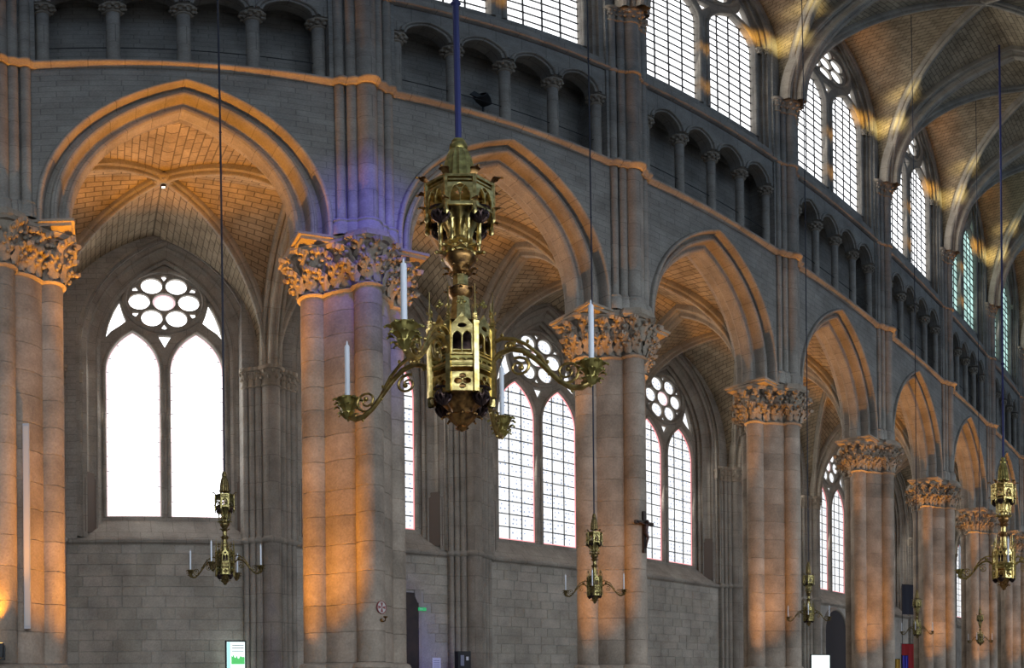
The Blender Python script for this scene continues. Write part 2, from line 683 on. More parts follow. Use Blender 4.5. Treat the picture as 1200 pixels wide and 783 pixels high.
# ------------------------------------------------------------------ nave wall: spandrels, arches, string courses
AH, AC, AZ = 2.26, 2.46, 12.4        # inner order half span, centre offset, springing


def ogee(side):
    """arch moulding from the wall face in to the soffit; side -1 nave, +1 aisle"""
    w = .75
    pr = [(.64, -w), (.63, -w - .05)] + arc(-w - .05, .575, .055, 20, -150, 5) + [(.505, -w), (.50, -w + .24)]
    pr += [(.45, -w + .28), (.38, -w + .26)] + arc(-w + .21, .315, .075, 30, -190, 6) + [(.245, -w + .28), (.24, -w + .53)]
    pr += [(.19, -w + .57), (.14, -w + .55)] + arc(-w + .62, .085, .085, 90, -170, 6) + [(.02, -.06), (.02, -.02)]
    return pr


prof = ogee(-1)
prof = prof + [(dr, -dy) for dr, dy in reversed(prof)]
ME_ARCH = sweep_arch(MB(), prof, AH, AC, AZ, CAP1 - .05, 22).mesh('arch_moulding', 'moulded_stone', 40)
STR = 17.55


def wall_over_arch(hh, c, zs, zb, ztop, y, half, flip=1, n=22):
    mb = MB()
    cv = arch_c(hh, c, zs, zb, n)
    for (xa, za), (xb, zb2) in zip(cv, cv[1:]):
        if abs(xa - xb) > 1e-5:
            mb.face([(xa, y, za), (xb, y, zb2), (xb, y, ztop), (xa, y, ztop)])
    for s in (-1, 1):
        q = [(s * hh, y, zb), (s * half, y, zb), (s * half, y, ztop), (s * hh, y, ztop)]
        mb.face(q)
    return mb


mb = wall_over_arch(AH + .60, AC, AZ, CAP1 - .05, STR + .05, -.75, 3.6)
mb2 = wall_over_arch(AH + .60, AC, AZ, CAP1 - .05, STR + .05, .75, 3.6)
mb.v, base = mb.v + mb2.v, len(mb.v)
mb.f += [tuple(i + base for i in f) for f in mb2.f]
mb.u += mb2.u
ME_SPAN = mb.mesh('spandrel', 'nave_stone', None)


def string_mesh(name, x0, x1, prof, mat):
    mb = MB()
    rows = [[(x0, y, z), (x1, y, z)] for y, z in prof]
    mb.grid(rows)
    return mb.mesh(name, mat, 40)


SP_LOW = [(0, 0), (-.06, .02), (-.09, .08), (-.13, .10), (-.17, .14), (-.18, .20), (-.16, .25), (-.10, .28), (0, .30), (.5, .30)]
# low string course wraps round the shafts: made per bay between shafts, plus a collar at each pier
ME_STRL = string_mesh('string_course', -2.92, 2.92, [(y, z) for y, z in SP_LOW], 'moulded_stone')
mb = MB()
path = [(-.70, 0.02)]
for x, y, r in sorted(WS):
    for i in range(9):
        a = PI + PI * i / 8
        path.append((x + (r + .02) * math.cos(a), y + .75 + (r + .02) * math.sin(a)))
path.append((.70, 0.02))
# outer hull by keeping the lowest y per x
hull = []
for i in range(41):
    x = -.70 + 1.4 * i / 40
    yy = 0.0
    for sx, sy, r in WS:
        d2 = (r + .03) ** 2 - (x - sx) ** 2
        if d2 > 0:
            yy = min(yy, sy + .75 - math.sqrt(d2))
    hull.append((x, yy))
ME_COLL = MB().grid([[(x, y + o, z) for x, y in hull] for o, z in SP_LOW[:-1]]).mesh('string_collar', 'moulded_stone', 40)

wall_nave = thing('wall_nave', 'arcade wall between the nave and the aisle with its pointed arches', 'wall', (0, 0, 0), kind='structure')
for i in BAYS:
    c = bay_x(i)
    ob('spandrel', ME_SPAN, wall_nave, (c, D, 0))
    ob('arch_moulding', ME_ARCH, wall_nave, (c, D, 0))
    ob('string_course', ME_STRL, wall_nave, (c, W, STR))
for k in range(-1, 10):
    ob('string_collar', ME_COLL, wall_nave, (pier_x(k), W, STR))
# pilaster strip behind the wall shafts, full height
ME_PIL = MB().box(-.72, .72, -.03, 1.2, 17.6, 36.2).mesh('pilaster', 'nave_stone', None)
for k in range(-1, 10):
    ob('pilaster', ME_PIL, wall_nave, (pier_x(k), W, 0))

# ------------------------------------------------------------------ triforium
T0, TS, TTOP = 18.02, 21.08, 22.5
TX = [-2.75, -1.375, 0, 1.375, 2.75]
outer = [(-2.92, 20.98), (2.92, 20.98), (2.92, TTOP), (-2.92, TTOP)]
outer = [(-2.92, TTOP), (-2.92, TS)]
for a, b in zip(TX, TX[1:]):
    m0 = (a + b) / 2
    outer += [(x, zz) for x, zz in arch(.56, .72, TS, None, 7, m0)]
outer += [(2.92, TS), (2.92, TTOP)]
ME_TRI = plate('arch_head', outer, [], .5, 'moulded_stone', .03)
ME_TRIM = MB()
for a, b in zip(TX, TX[1:]):
    sweep_arch(ME_TRIM, [(.10, .0)] + arc(-.02, .055, .05, 40, -220, 6) + [(.0, .0)] + arc(.05, -.02, .05, 60, -200, 5), .57, .18, TS, None, 8, ((a + b) / 2, 0))
ME_TRIM = ME_TRIM.mesh('arch_roll', 'moulded_stone', 50)
ME_TBACK = MB().box(-3.6, 3.6, 0, .2, 17.4, 22.6).mesh('back_wall', 'nave_stone', None)
ME_TSLAB = MB().box(-3.6, 3.6, -.9, .3, 22.02, 22.4).mesh('passage_ceiling', 'nave_stone', None)
ME_TFLOOR = MB().box(-3.6, 3.6, -1.4, .3, 17.5, 17.84).mesh('passage_floor', 'nave_stone', None)
CR = .14
ME_CSH = MB().lathe([(CR, .22), (CR, 2.70)], 16).mesh('shaft', 'moulded_stone', 40)
mb = MB().box(-.24, .24, -.24, .24, 0, .1)
mb.lathe([(CR + .10, .10), (CR + .11, .14), (CR + .05, .17), (CR + .05, .2), (CR, .23)], 16)
ME_CB = mb.mesh('base', 'moulded_stone', 40)
ME_CC = crocket_cap(CR, .36, .13, 14, 8)
ME_TIE = MB().tube([(-2.8, 0, 0), (2.8, 0, 0)], .014, 6).mesh('iron_rail', 'iron')
SP_UP = [(0, -.02), (-.05, 0), (-.12, .05), (-.14, .1), (-.10, .16), (-.05, .18), (-.05, .24), (0, .28), (.02, .66), (.62, 1.55)]
ME_STRU = string_mesh('clerestory_sill', -2.95, 2.95, SP_UP, 'moulded_stone')
ORD = {-1: 'beyond the frame', 0: 'over the widest arch', 1: 'over the arch behind the large gilt chandelier', 2: 'over the third arch, past the crucifix pier',
       3: 'over the fourth arch', 4: 'over the fifth arch', 5: 'over the sixth arch', 6: 'over the seventh arch', 7: 'over the eighth, dim arch', 8: 'over the last, darkest arch'}
for i in BAYS:
    c = bay_x(i)
    t = thing('triforium', 'four bay triforium gallery with round columns ' + ORD[i], 'triforium', (c, 0, 0), 'triforium galleries', 'structure')
    ob('arch_head', ME_TRI, t, (0, W + .27, 0))
    ob('arch_roll', ME_TRIM, t, (0, W + .02, 0))
    ob('back_wall', ME_TBACK, t, (0, W + 1.0, 0))
    ob('passage_ceiling', ME_TSLAB, t, (0, W + 1.3, 0))
    ob('passage_floor', ME_TFLOOR, t, (0, W + 1.4, 0))
    ob('iron_rail', ME_TIE, t, (0, W + .2, 18.75))
    for x in TX:
        col = ob('column', ME_CSH, t, (x, W + .24, 17.85))
        ob('base', ME_CB, col)
        ob('capital', ME_CC, col, (0, 0, 2.72))
    ob('clerestory_sill', ME_STRU, t, (0, W, TTOP))

# ------------------------------------------------------------------ glazing


def lancet_poly(x0, x1, zb, zs, rise, n=10):
    h = (x1 - x0) / 2
    return arch(h, rise, zs, zb, n, (x0 + x1) / 2)


PANE_CACHE = {}


def glaze(parent, key, poly, y, nx, nz, mats, bar=.02, bars=True, border=None, bmat='iron', ticks=False):
    """cut poly (convex) into nx by nz panes; each pane and bar an object"""
    xs = [p[0] for p in poly]
    zs = [p[1] for p in poly]
    x0, x1, z0, z1 = min(xs), max(xs), min(zs), max(zs)
    if key not in PANE_CACHE:
        cells, rods = [], []
        for i in range(nx):
            for j in range(nz):
                a, b = x0 + (x1 - x0) * i / nx, x0 + (x1 - x0) * (i + 1) / nx
                c, d = z0 + (z1 - z0) * j / nz, z0 + (z1 - z0) * (j + 1) / nz
                q = clip(clip(clip(clip(poly, 1, 0, b), -1, 0, -a), 0, 1, d), 0, -1, -c)
                if len(q) > 2 and (max(t[0] for t in q) - min(t[0] for t in q)) > .02:
                    m = mats(i, j, nx, nz)
                    cells.append(poly_mesh('pane', q, m))
        if bars:
            for i in range(1, nx):
                x = x0 + (x1 - x0) * i / nx
                s = clip(clip(poly, 1, 0, x + .001), -1, 0, -x + .001)
                if len(s) > 2:
                    rods.append(MB().box(x - bar * .5, x + bar * .5, -.04, .0, min(t[1] for t in s), max(t[1] for t in s)).mesh('glazing_bar', bmat, None))
            for j in range(1, nz):
                zz = z0 + (z1 - z0) * j / nz
                s = clip(clip(poly, 0, 1, zz + .001), 0, -1, -zz + .001)
                if len(s) > 2:
                    a, b = min(t[0] for t in s), max(t[0] for t in s)
                    if ticks:  # bar ends only: glare over the middles is put into the shape
                        mb = MB().box(a, a + .10, -.05, .0, zz - bar * .6, zz + bar * .6)
                        mb.box(b - .10, b, -.05, .0, zz - bar * .6, zz + bar * .6)
                    else:
                        mb = MB().box(a, b, -.05, .0, zz - bar * .6, zz + bar * .6)
                    rods.append(mb.mesh('glazing_bar', bmat, None))
        PANE_CACHE[key] = (cells, rods)
    cells, rods = PANE_CACHE[key]
    for m in cells:
        ob('pane', m, parent, (0, y, 0))
    for m in rods:
        ob('glazing_bar', m, parent, (0, y - .03, 0))


def roll_ring(mb, cx, cz, r, tr, y, seg=36, sec=8):
    rows = []
    for i in range(seg + 1):
        a = 2 * PI * i / seg
        rows.append([(cx + (r + tr * math.cos(b)) * math.cos(a), y + tr * math.sin(b), cz + (r + tr * math.cos(b)) * math.sin(a)) for b in (2 * PI * j / sec for j in range(sec))])
    mb.grid(rows, close=True)


# clerestory window -------------------------------------------------
GY = 14.05
CB, CS, CRISE = 24.15, 30.0, 2.0
FH, FZ, FRISE = 2.95, 30.2, 6.2
FCc = (FRISE ** 2 - FH ** 2) / (2 * FH)
lanL = lancet_poly(-2.5, -.24, CB, CS, CRISE)
lanR = [(-x, zz) for x, zz in reversed(lanL)]
ROSEC = (0, 33.72)
sideR = [(1.62, 32.42), (1.75, 32.62), (1.83, 33.0), (1.86, 33.35), (2.02, 33.1), (2.2, 32.5), (2.38, 31.75), (2.15, 32.05)]
sideL = [(-x, zz) for x, zz in reversed(sideR)]
lowT = [(-.30, 31.72), (0, 31.05), (.30, 31.72)]
ME_CTR = plate('tracery', arch(FH + .05, FRISE, FZ, 23.6, 14), [lanL, lanR, circle(*ROSEC, 1.52, 36), sideR, sideL, lowT], .34, 'moulded_stone', .06)
lobes = [(ROSEC[0] + .93 * math.cos(PI / 6 + q * PI / 3), ROSEC[1] + .93 * math.sin(PI / 6 + q * PI / 3)) for q in range(6)]
ME_CROSE = plate('rose_tracery', circle(*ROSEC, 1.56, 40), [circle(x, zz, .43, 18) for x, zz in lobes] + [circle(*ROSEC, .42, 18)]
                 + [circle(ROSEC[0] + 1.28 * math.cos(q * PI / 3), ROSEC[1] + 1.28 * math.sin(q * PI / 3), .10, 8) for q in range(6)], .2, 'moulded_stone', .03)
mb = MB()
roll_ring(mb, *ROSEC, 1.62, .10, 0)
ME_CRR = mb.mesh('rose_roll', 'moulded_stone', 60)
mb = MB()
for cv in (lanL, lanR):
    for s, rr in ((.08, .075),):
        cx = (cv[0][0] + cv[-1][0]) / 2
        pts = arch(1.13 + s, CRISE + .1, CS, CB - .1, 10, cx)
        mb.tube([(x, 0, zz) for x, zz in pts], rr, 8)
ME_CLR = mb.mesh('lancet_roll', 'moulded_stone', 60)
# jamb mouldings: deep formeret
fp = [(0, .50), (.0, .30)] + arc(.22, .02, .08, 90, -90, 5) + [(.10, .12)] + arc(.06, .11, .08, 100, -100, 5) + [(.22, -.05), (.24, -.10), (.5, -.10)]
ME_FORM = sweep_arch(MB(), fp, 2.66, FCc, FZ, 22.9, 16).mesh('jamb_moulding', 'moulded_stone', 40)
ME_JCAP = MB().box(-.14, .14, -.14, .14, 0, .22).mesh('jamb_capital', 'capital_stone', None)
ME_JCAP = crocket_cap(.06, .34, .08, 10, 6, name='jamb_capital')


def clear_m(i, j, nx, nz): return 'glass_clear'
def teal_m(i, j, nx, nz): return 'glass_teal'


WLAB = {-1: 'tall clerestory window beyond the frame', 0: 'clerestory window above the widest arch, out of frame',
        1: 'cut off clerestory window above the large gilt chandelier', 2: 'bright gridded clerestory window above the crucifix pier bay',
        3: 'clerestory window with rose, under the first full vault web', 4: 'clerestory window with orange lit mullion below the vault',
        5: 'greenish far clerestory window with lit mullion', 6: 'narrow seen far clerestory window at the edge of the frame',
        7: 'far clerestory window near the dark end', 8: 'last clerestory window at the dark end'}
wn = 0
for i in BAYS:
    c = bay_x(i)
    wn += 1
    w = thing('window_%d' % wn, WLAB[i], 'window', (c, 0, 0), 'clerestory windows', 'structure')
    ob('tracery', ME_CTR, w, (0, GY, 0))
    ro = ob('rose_tracery', ME_CROSE, w, (0, GY, 0))
    ob('rose_roll', ME_CRR, ro, (0, -.17, 0))
    ob('lancet_roll', ME_CLR, w, (0, GY - .17, 0))
    ob('jamb_moulding', ME_FORM, w, (0, W + .1, 0))
    for x in (-2.62, 2.62, -2.82, 2.82):
        ob('jamb_capital', ME_JCAP, w, (x, W + (.30 if abs(x) < 2.7 else .12), 29.9))
    far = i >= 5
    mm = teal_m if far else clear_m
    near = 0 < i < 5
    glaze(w, ('cl', far, near, 'L'), lanL, GY + .05, 4 if near else 4, 15 if near else 15, mm, .035)
    glaze(w, ('cl', far, near, 'R'), lanR, GY + .05, 4, 15, mm, .035)
    for q, (x, zz) in enumerate(lobes):
        ob('pane', PANE_CACHE.setdefault(('clo', q, far), poly_mesh('pane', circle(x, zz, .46, 16), mm(0, 0, 0, 0))), w, (0, GY + .05, 0))
    for nm, pl in (('c', circle(*ROSEC, .45, 16)), ('sr', sideR), ('sl', sideL), ('lt', lowT)):
        ob('pane', PANE_CACHE.setdefault(('clx', nm, far), poly_mesh('pane', pl, mm(0, 0, 0, 0))), w, (0, GY + .05, 0))
    for q in range(6):
        ob('pane', PANE_CACHE.setdefault(('clt', q, far), poly_mesh('pane', circle(ROSEC[0] + 1.28 * math.cos(q * PI / 3), ROSEC[1] + 1.28 * math.sin(q * PI / 3), .11, 8), mm(0, 0, 0, 0))), w, (0, GY + .05, 0))

# ------------------------------------------------------------------ aisle wall
AW = 21.9                            # lower wall face
AG = 22.8                            # glass plane
SILL = 6.2
wall_aisle = thing('wall_aisle', 'outer aisle wall of squared pale stones below the tall windows', 'wall', (0, 0, 0), kind='structure')
ME_AB = MB().box(-3.6, 3.6, .0, 1.2, 0, SILL).mesh('wall_core', 'mortar_bed', None)
STONES = {}


def stone_mesh(l, hgt):
    k = (round(l, 2), hgt)
    if k not in STONES:
        g, e, d = .006, .01, .022
        x0, x1, z0, z1 = g, l - g, g, hgt - g
        f = [(x0 + e, -d, z0 + e), (x1 - e, -d, z0 + e), (x1 - e, -d, z1 - e), (x0 + e, -d, z1 - e)]
        m = [(x0, -d + e, z0), (x1, -d + e, z0), (x1, -d + e, z1), (x0, -d + e, z1)]
        b = [(x0, .03, z0), (x1, .03, z0), (x1, .03, z1), (x0, .03, z1)]
        mb = MB()
        mb.face(f)
        for p, q in ((f, m), (m, b)):
            for i in range(4):
                j = (i + 1) % 4
                mb.face([p[i], q[i], q[j], p[j]])
        STONES[k] = mb.mesh('stone', 'ashlar_stone', None)
    return STONES[k]


def stone_field(parent, c, x0, x1, z0, rows, y, skip=None, single=None):
    """courses of squared stones; those inside single=(xa, xb) are objects, the rest one joined part"""
    zz = z0
    rest = MB()
    for rw in range(rows):
        hgt = (.33, .37, .35, .31)[rw % 4]
        x = x0
        first = True
        while x < x1 - .01:
            l = R.choice((.45, .6, .6, .75, .75, .9, 1.05)) if not (first and rw % 2) else .45
            first = False
            if x1 - (x + l) < .4:
                l = round(x1 - x, 2)
            if not (skip and skip(x, x + l, zz, zz + hgt)):
                m = stone_mesh(l, hgt)
                if single is None or single[0] < x + l / 2 < single[1]:
                    ob('stone', m, parent, (c + x, y, zz))
                else:
                    for p in m.polygons:
                        rest.face([(m.vertices[v].co.x + x, m.vertices[v].co.y, m.vertices[v].co.z + zz) for v in p.vertices])
            x += l
        zz += hgt
    if rest.f:
        o = ob('stones', rest.mesh('stones', 'ashlar_stone', None), parent, (c, y, 0))
        o['kind'] = 'stuff'
    return zz


door_c = 10.27 - bay_x(1)            # small doorway in the second bay
for i in BAYS:
    c = bay_x(i)
    ob('wall_core', ME_AB, wall_aisle, (c, AW, 0))
    if i in (0, 1, 2, 3):
        sk = (lambda a, b, z0, z1: a < door_c + .45 and b > door_c - .45 and z0 < 4.9) if i == 1 else None
        zt = stone_field(wall_aisle, c, -2.85, 2.85, 2.0, 12, AW, sk, {0: None, 1: (.9, 9), 2: (-2.4, 2.4), 3: (-.2, 9)}[i])
ME_ASTR = string_mesh('string_course', -3.6, 3.6, [(.1, -.22), (0, -.20), (-.05, -.12), (-.14, -.10), (-.18, -.03), (-.16, .03), (-.08, .06), (0, .08), (.0, .10), (.86, .95)], 'moulded_stone')
# deep window arch of the aisle: from front plane to the glass
WH, WZ = 2.05, 12.9
WC = (3.9 ** 2 - WH ** 2) / (2 * WH)
ap = [(0, .86), (0, .72)] + arc(.64, .03, .075, 90, -90, 5) + [(.12, .5)] + arc(.44, .14, .075, 100, -100, 5) + [(.24, .36), (.40, .30), (.44, .22)]
ap += arc(.1, .47, .08, 100, -100, 5) + [(.60, -.02), (.60, -.12)] + arc(-.16, .67, .075, 130, -90, 5) + [(.78, -.2)]
ME_AJ = sweep_arch(MB(), ap, WH, WC, WZ, SILL + .1, 18).mesh('window_arch', 'moulded_stone', 40)
ME_AUP = wall_over_arch(WH + .78, WC, WZ, SILL, 19.2, -.2, 3.6).mesh('upper_wall', 'nave_stone', None)
ME_IMP = MB().box(-.13, .13, -.3, .5, 0, .1).box(-.09, .09, -.26, .46, -.35, 0).mesh('impost', 'capital_stone', None)
ME_PASS = plate('passage_dark_plate', [(-.26, 0), (.26, 0), (.26, 1.78), (.17, 1.84), (.17, 2.0), (-.17, 2.0), (-.17, 1.84), (-.26, 1.78)], [], .05, 'passage_shade')  # thin dark plate: the shade inside a passage is put into its colour
lanA = lancet_poly(-1.9, -.165, 7.15, 12.35, 1.6)
lanB = [(-x, zz) for x, zz in reversed(lanA)]
RC = (0, 15.27)
th = [math.radians(a) for a in (196, 206, 216, 226)]
spL = [(-1.44, 15.22), (-1.62, 14.8), (-1.78, 14.3), (-1.90, 13.72), (-1.72, 13.98), (-1.42, 14.22), (-1.24, 14.40), (-1.34, 14.72), (-1.40, 15.0)]
spR = [(-x, zz) for x, zz in reversed(spL)]
lowA = [(-.22, 13.82), (0, 13.35), (.22, 13.82)]
ME_ATR = plate('tracery', arch(WH + .35, 4.5, WZ, 6.8, 14), [lanA, lanB, circle(*RC, 1.22, 36), spL, spR, lowA], .3, 'moulded_stone', .05)
lobA = [(RC[0] + .80 * math.cos(q * PI / 3), RC[1] + .80 * math.sin(q * PI / 3)) for q in range(6)]
triA = [(RC[0] + 1.05 * math.cos(PI / 6 + q * PI / 3), RC[1] + 1.05 * math.sin(PI / 6 + q * PI / 3), PI / 6 + q * PI / 3) for q in range(6)]


def small_tri(x, zz, a, s):
    return [(x + s * math.cos(a + b), zz + s * math.sin(a + b)) for b in (PI, PI / 3, 0, -PI / 3)]


ME_AROSE = plate('rose_tracery', circle(*RC, 1.26, 40), [circle(x, zz, .345, 18) for x, zz in lobA] + [circle(*RC, .375, 18)]
                 + [small_tri(x, zz, a, .12) for x, zz, a in triA], .18, 'moulded_stone', .025)
mb = MB()
roll_ring(mb, *RC, 1.30, .085, 0)
ME_ARR = mb.mesh('rose_roll', 'moulded_stone', 60)
mb = MB()
for cx in (-1.0325, 1.0325):
    mb.tube([(x, 0, zz) for x, zz in arch(.8675 + .06, 1.68, 12.35, 7.1, 10, cx)], .065, 8)
ME_ALR = mb.mesh('lancet_roll', 'moulded_stone', 60)


def glare_m(i, j, nx, nz): return 'glass_glare'


def pat_m(i, j, nx, nz):
    if j == 0 or i in (0, nx - 1):
        return 'glass_red' if (i in (0, nx - 1) or j == 0) and False else 'glass_pattern'
    return 'glass_pattern'


AL = {-1: 'tall aisle window beyond the frame', 0: 'glaring white two light aisle window behind the small hanging chandelier',
      1: 'red bordered aisle window showing one light beside the cross pier', 2: 'two light aisle window behind the large gilt chandelier arm',
      3: 'aisle window with leaded grid just beside the crucifix', 4: 'aisle window hidden behind the fourth pier', 5: 'narrow looking aisle window above the dark round doorway',
      6: 'far aisle window behind the fifth pier', 7: 'aisle window near the far end', 8: 'last aisle window at the far end'}


def border_mesh(poly, w):
    mb = MB()
    cx = sum(p[0] for p in poly) / len(poly)
    cz = 10.5
    x0, x1 = min(p[0] for p in poly), max(p[0] for p in poly)
    inn = []
    for x, zz in poly:
        fx = (x - cx) / ((x1 - x0) / 2)
        inn.append((cx + (x - cx) * (1 - w / ((x1 - x0) / 2)), zz - (w * 1.3 if zz > 12.4 else 0) + (w if zz < 7.2 else 0)))
    n = len(poly)
    for i in range(n):
        j = (i + 1) % n
        mb.face([(*poly[i][:1], -.03, poly[i][1]), (poly[j][0], -.03, poly[j][1]), (inn[j][0], -.03, inn[j][1]), (inn[i][0], -.03, inn[i][1])])
    return mb


for i in BAYS:
    c = bay_x(i)
    sh = {0: .42, 2: .05, 3: -.1}.get(i, 0)
    wn += 1
    w = thing('window_%d' % wn, AL[i], 'window', (c + sh, 0, 0), 'aisle windows', 'structure')
    ob('tracery', ME_ATR, w, (0, AG - .05, 0))
    ro = ob('rose_tracery', ME_AROSE, w, (0, AG - .05, 0))
    ob('rose_roll', ME_ARR, ro, (0, -.15, 0))
    ob('lancet_roll', ME_ALR, w, (0, AG - .2, 0))
    ob('window_arch', ME_AJ, w, (0, AW, 0))
    glare = i == 0
    mm = glare_m if glare else pat_m
    for nm, pl in (('A', lanA), ('B', lanB)):
        glaze(w, ('ai', glare, nm), pl, AG, 3, 13, mm, .016 if glare else .026, True, bmat='lead', ticks=glare)
        ob('border_glass', PANE_CACHE.setdefault(('bd', glare, nm), border_mesh(pl, .035 if glare else .05).mesh('border_glass', 'glass_pink' if glare else 'glass_red', None)), w, (0, AG - .05, 0))
    for q, (x, zz) in enumerate(lobA):
        ob('pane', PANE_CACHE.setdefault(('al', q, glare), poly_mesh('pane', circle(x, zz, .38, 16), mm(1, 1, 3, 9))), w, (0, AG, 0))
    for q, (x, zz, a) in enumerate(triA):
        ob('pane', PANE_CACHE.setdefault(('at', q, glare), poly_mesh('pane', small_tri(x, zz, a, .14), mm(1, 1, 3, 9))), w, (0, AG, 0))
    ob('pane', PANE_CACHE.setdefault(('ac', glare), poly_mesh('pane', circle(*RC, .30, 18), mm(1, 1, 3, 9))), w, (0, AG, 0))
    mb = MB()
    rows = [[(RC[0] + r * math.cos(2 * PI * q / 24), 0, RC[1] + r * math.sin(2 * PI * q / 24)) for q in range(24)] for r in (.30, .40)]
    ob('border_glass', PANE_CACHE.setdefault(('ar',), mb.grid(rows, close=True).mesh('border_glass', 'glass_pink', None)), w, (0, AG - .01, 0))
    for nm, pl in (('sr', spR), ('sl', spL), ('lt', lowA)):
        ob('pane', PANE_CACHE.setdefault(('ax', nm, glare), poly_mesh('pane', pl, mm(1, 1, 3, 9))), w, (0, AG, 0))
    ob('upper_wall', ME_AUP, wall_aisle, (c + sh, AW, 0))
    ob('string_course', ME_ASTR, wall_aisle, (c, AW, SILL))
    for s in (-1, 1):
        ob('impost', ME_IMP, wall_aisle, (c + sh + s * 2.72, AW + .1, 11.9))
        ob('passage_dark_plate', ME_PASS, wall_aisle, (c + sh + s * 2.42, AW + .20, SILL + .28), (0, 0, -s * .84))

# responds: clustered shafts on the aisle wall between the windows
RS = [(0, -.42, .30), (-.38, -.34, .12), (.38, -.34, .12), (-.58, -.26, .10), (.58, -.26, .10), (-.77, -.18, .09), (.77, -.18, .09)]
RCAP = 11.45
for _, _, r in RS:
    if ('rs', r) not in DR:
        DR[('rs', r)] = MB().lathe([(r + .1, 0), (r + .1, 1.7), (r + .03, 1.85), (r, 1.9), (r, RCAP)], 18).mesh('shaft', 'moulded_stone', 40)
        DR[('rc', r)] = crocket_cap(r, .72, .14 if r > .2 else .08, 14, 8)
        DR[('rr', r)] = MB().lathe([(r - .005, -.12), (r + .04, -.1), (r + .08, -.03), (r + .06, .05), (r - .005, .1)], 16).mesh('shaft_ring', 'moulded_stone', 60)
ME_RCORE = MB().box(-.86, .86, -.18, .3, 0, 19.2).mesh('respond_core', 'nave_stone', None)
RL = ['respond shafts beyond the frame', 'respond shafts hidden behind the loudspeaker pier', 'clustered respond shafts right of the glaring white aisle window',
      'clustered respond shafts below the large gilt chandelier', 'clustered respond shafts hidden behind the crucifix pier', 'clustered respond shafts beside the fourth pier, right of the gridded aisle window',
      'clustered respond shafts above the second glowing panel', 'respond shafts left of the fifth pier', 'respond shafts behind the sixth pier', 'respond shafts near the dim end', 'last respond shafts at the dim end']
for k in range(-1, 10):
    p = thing('respond', RL[k + 1], 'pier', (pier_x(k), AW, 0), 'responds of the aisle wall', 'structure')
    ob('respond_core', ME_RCORE, p)
    for x, y, r in RS:
        s = ob('shaft', DR[('rs', r)], p, (x, y, 0))
        ob('shaft_ring', DR[('rr', r)], s, (0, 0, SILL))
        ob('capital', DR[('rc', r)], s, (0, 0, RCAP))

# ------------------------------------------------------------------ vaults


def half_curve(p0, p1, h, c, zs, zb, n, dr=0.):
    """left half of a pointed arch from springing p0 towards the crown point p1 (both xy)"""
    v = Vector((p1[0] - p0[0], p1[1] - p0[1]))
    L = v.length
    v.normalize()
    cv = arch_c(h + dr, c, zs, None, 40)[:41]
    pts = []
    if zb < zs:
        pts.append((-h - dr, zb))
    pts += cv
    pts = [(p0[0] + v.x * (x + h) * L / h, p0[1] + v.y * (x + h) * L / h, zz) for x, zz in pts]
    # resample by arc length
    cum = [0]
    for a, b in zip(pts, pts[1:]):
        cum.append(cum[-1] + math.dist(a, b))
    out = []
    j = 0
    for i in range(n + 1):
        t = cum[-1] * i / n
        while j < len(cum) - 2 and cum[j + 1] < t:
            j += 1
        q = (t - cum[j]) / max(1e-9, cum[j + 1] - cum[j])
        out.append(tuple(pts[j][k] + (pts[j + 1][k] - pts[j][k]) * q for k in range(3)))
    return out


def web(ca, cb, m=6, bulge=.0):
    rows = []
    for a, b in zip(ca, cb):
        a, b = Vector(a), Vector(b)
        ln = (b - a).length
        rows.append([tuple(a.lerp(b, t / m) + Vector((0, 0, bulge * ln * 4 * (t / m) * (1 - t / m)))) for t in range(m + 1)])
    return rows


def web_mb(mb, ca, cb, m=6, bulge=.0):
    """ruled web with uv in metres: u across, v along the curve"""
    rows = web(ca, cb, m, bulge)
    b0 = len(mb.v)
    for r in rows:
        mb.v += r
    vs = [0]
    for r, q in zip(rows, rows[1:]):
        vs.append(vs[-1] + math.dist(r[m // 2], q[m // 2]))
    n = m + 1
    for i in range(len(rows) - 1):
        w0, w1 = math.dist(rows[i][0], rows[i][-1]), math.dist(rows[i + 1][0], rows[i + 1][-1])
        for j in range(m):
            mb.f.append((b0 + i * n + j, b0 + i * n + j + 1, b0 + (i + 1) * n + j + 1, b0 + (i + 1) * n + j))
            mb.u.append([(w0 * j / m, vs[i]), (w0 * (j + 1) / m, vs[i]), (w1 * (j + 1) / m, vs[i + 1]), (w1 * j / m, vs[i + 1])])


def rib_prof(w, d):
    """rib section: dr up is positive; roll below with hollows and fillets"""
    return [(.12, -w), (.0, -w)] + arc(-w * .62, -d * .15, w * .36, 200, 330, 3)[::-1][:0] + [(-d * .25, -w * .92), (-d * .45, -w * .62), (-d * .42, -w * .42)] + \
           arc(0, -d * .62, w * .40, -110, 110, 8)[::-1][:0] + [(-d * .62, -w * .42), (-d * .86, -w * .34), (-d, -w * .12), (-d, w * .12), (-d * .86, w * .34), (-d * .62, w * .42)] + \
           [(-d * .42, w * .42), (-d * .45, w * .62), (-d * .25, w * .92), (0, w), (.12, w)]


def coef(h, rise): return (rise * rise - h * h) / (2 * h)


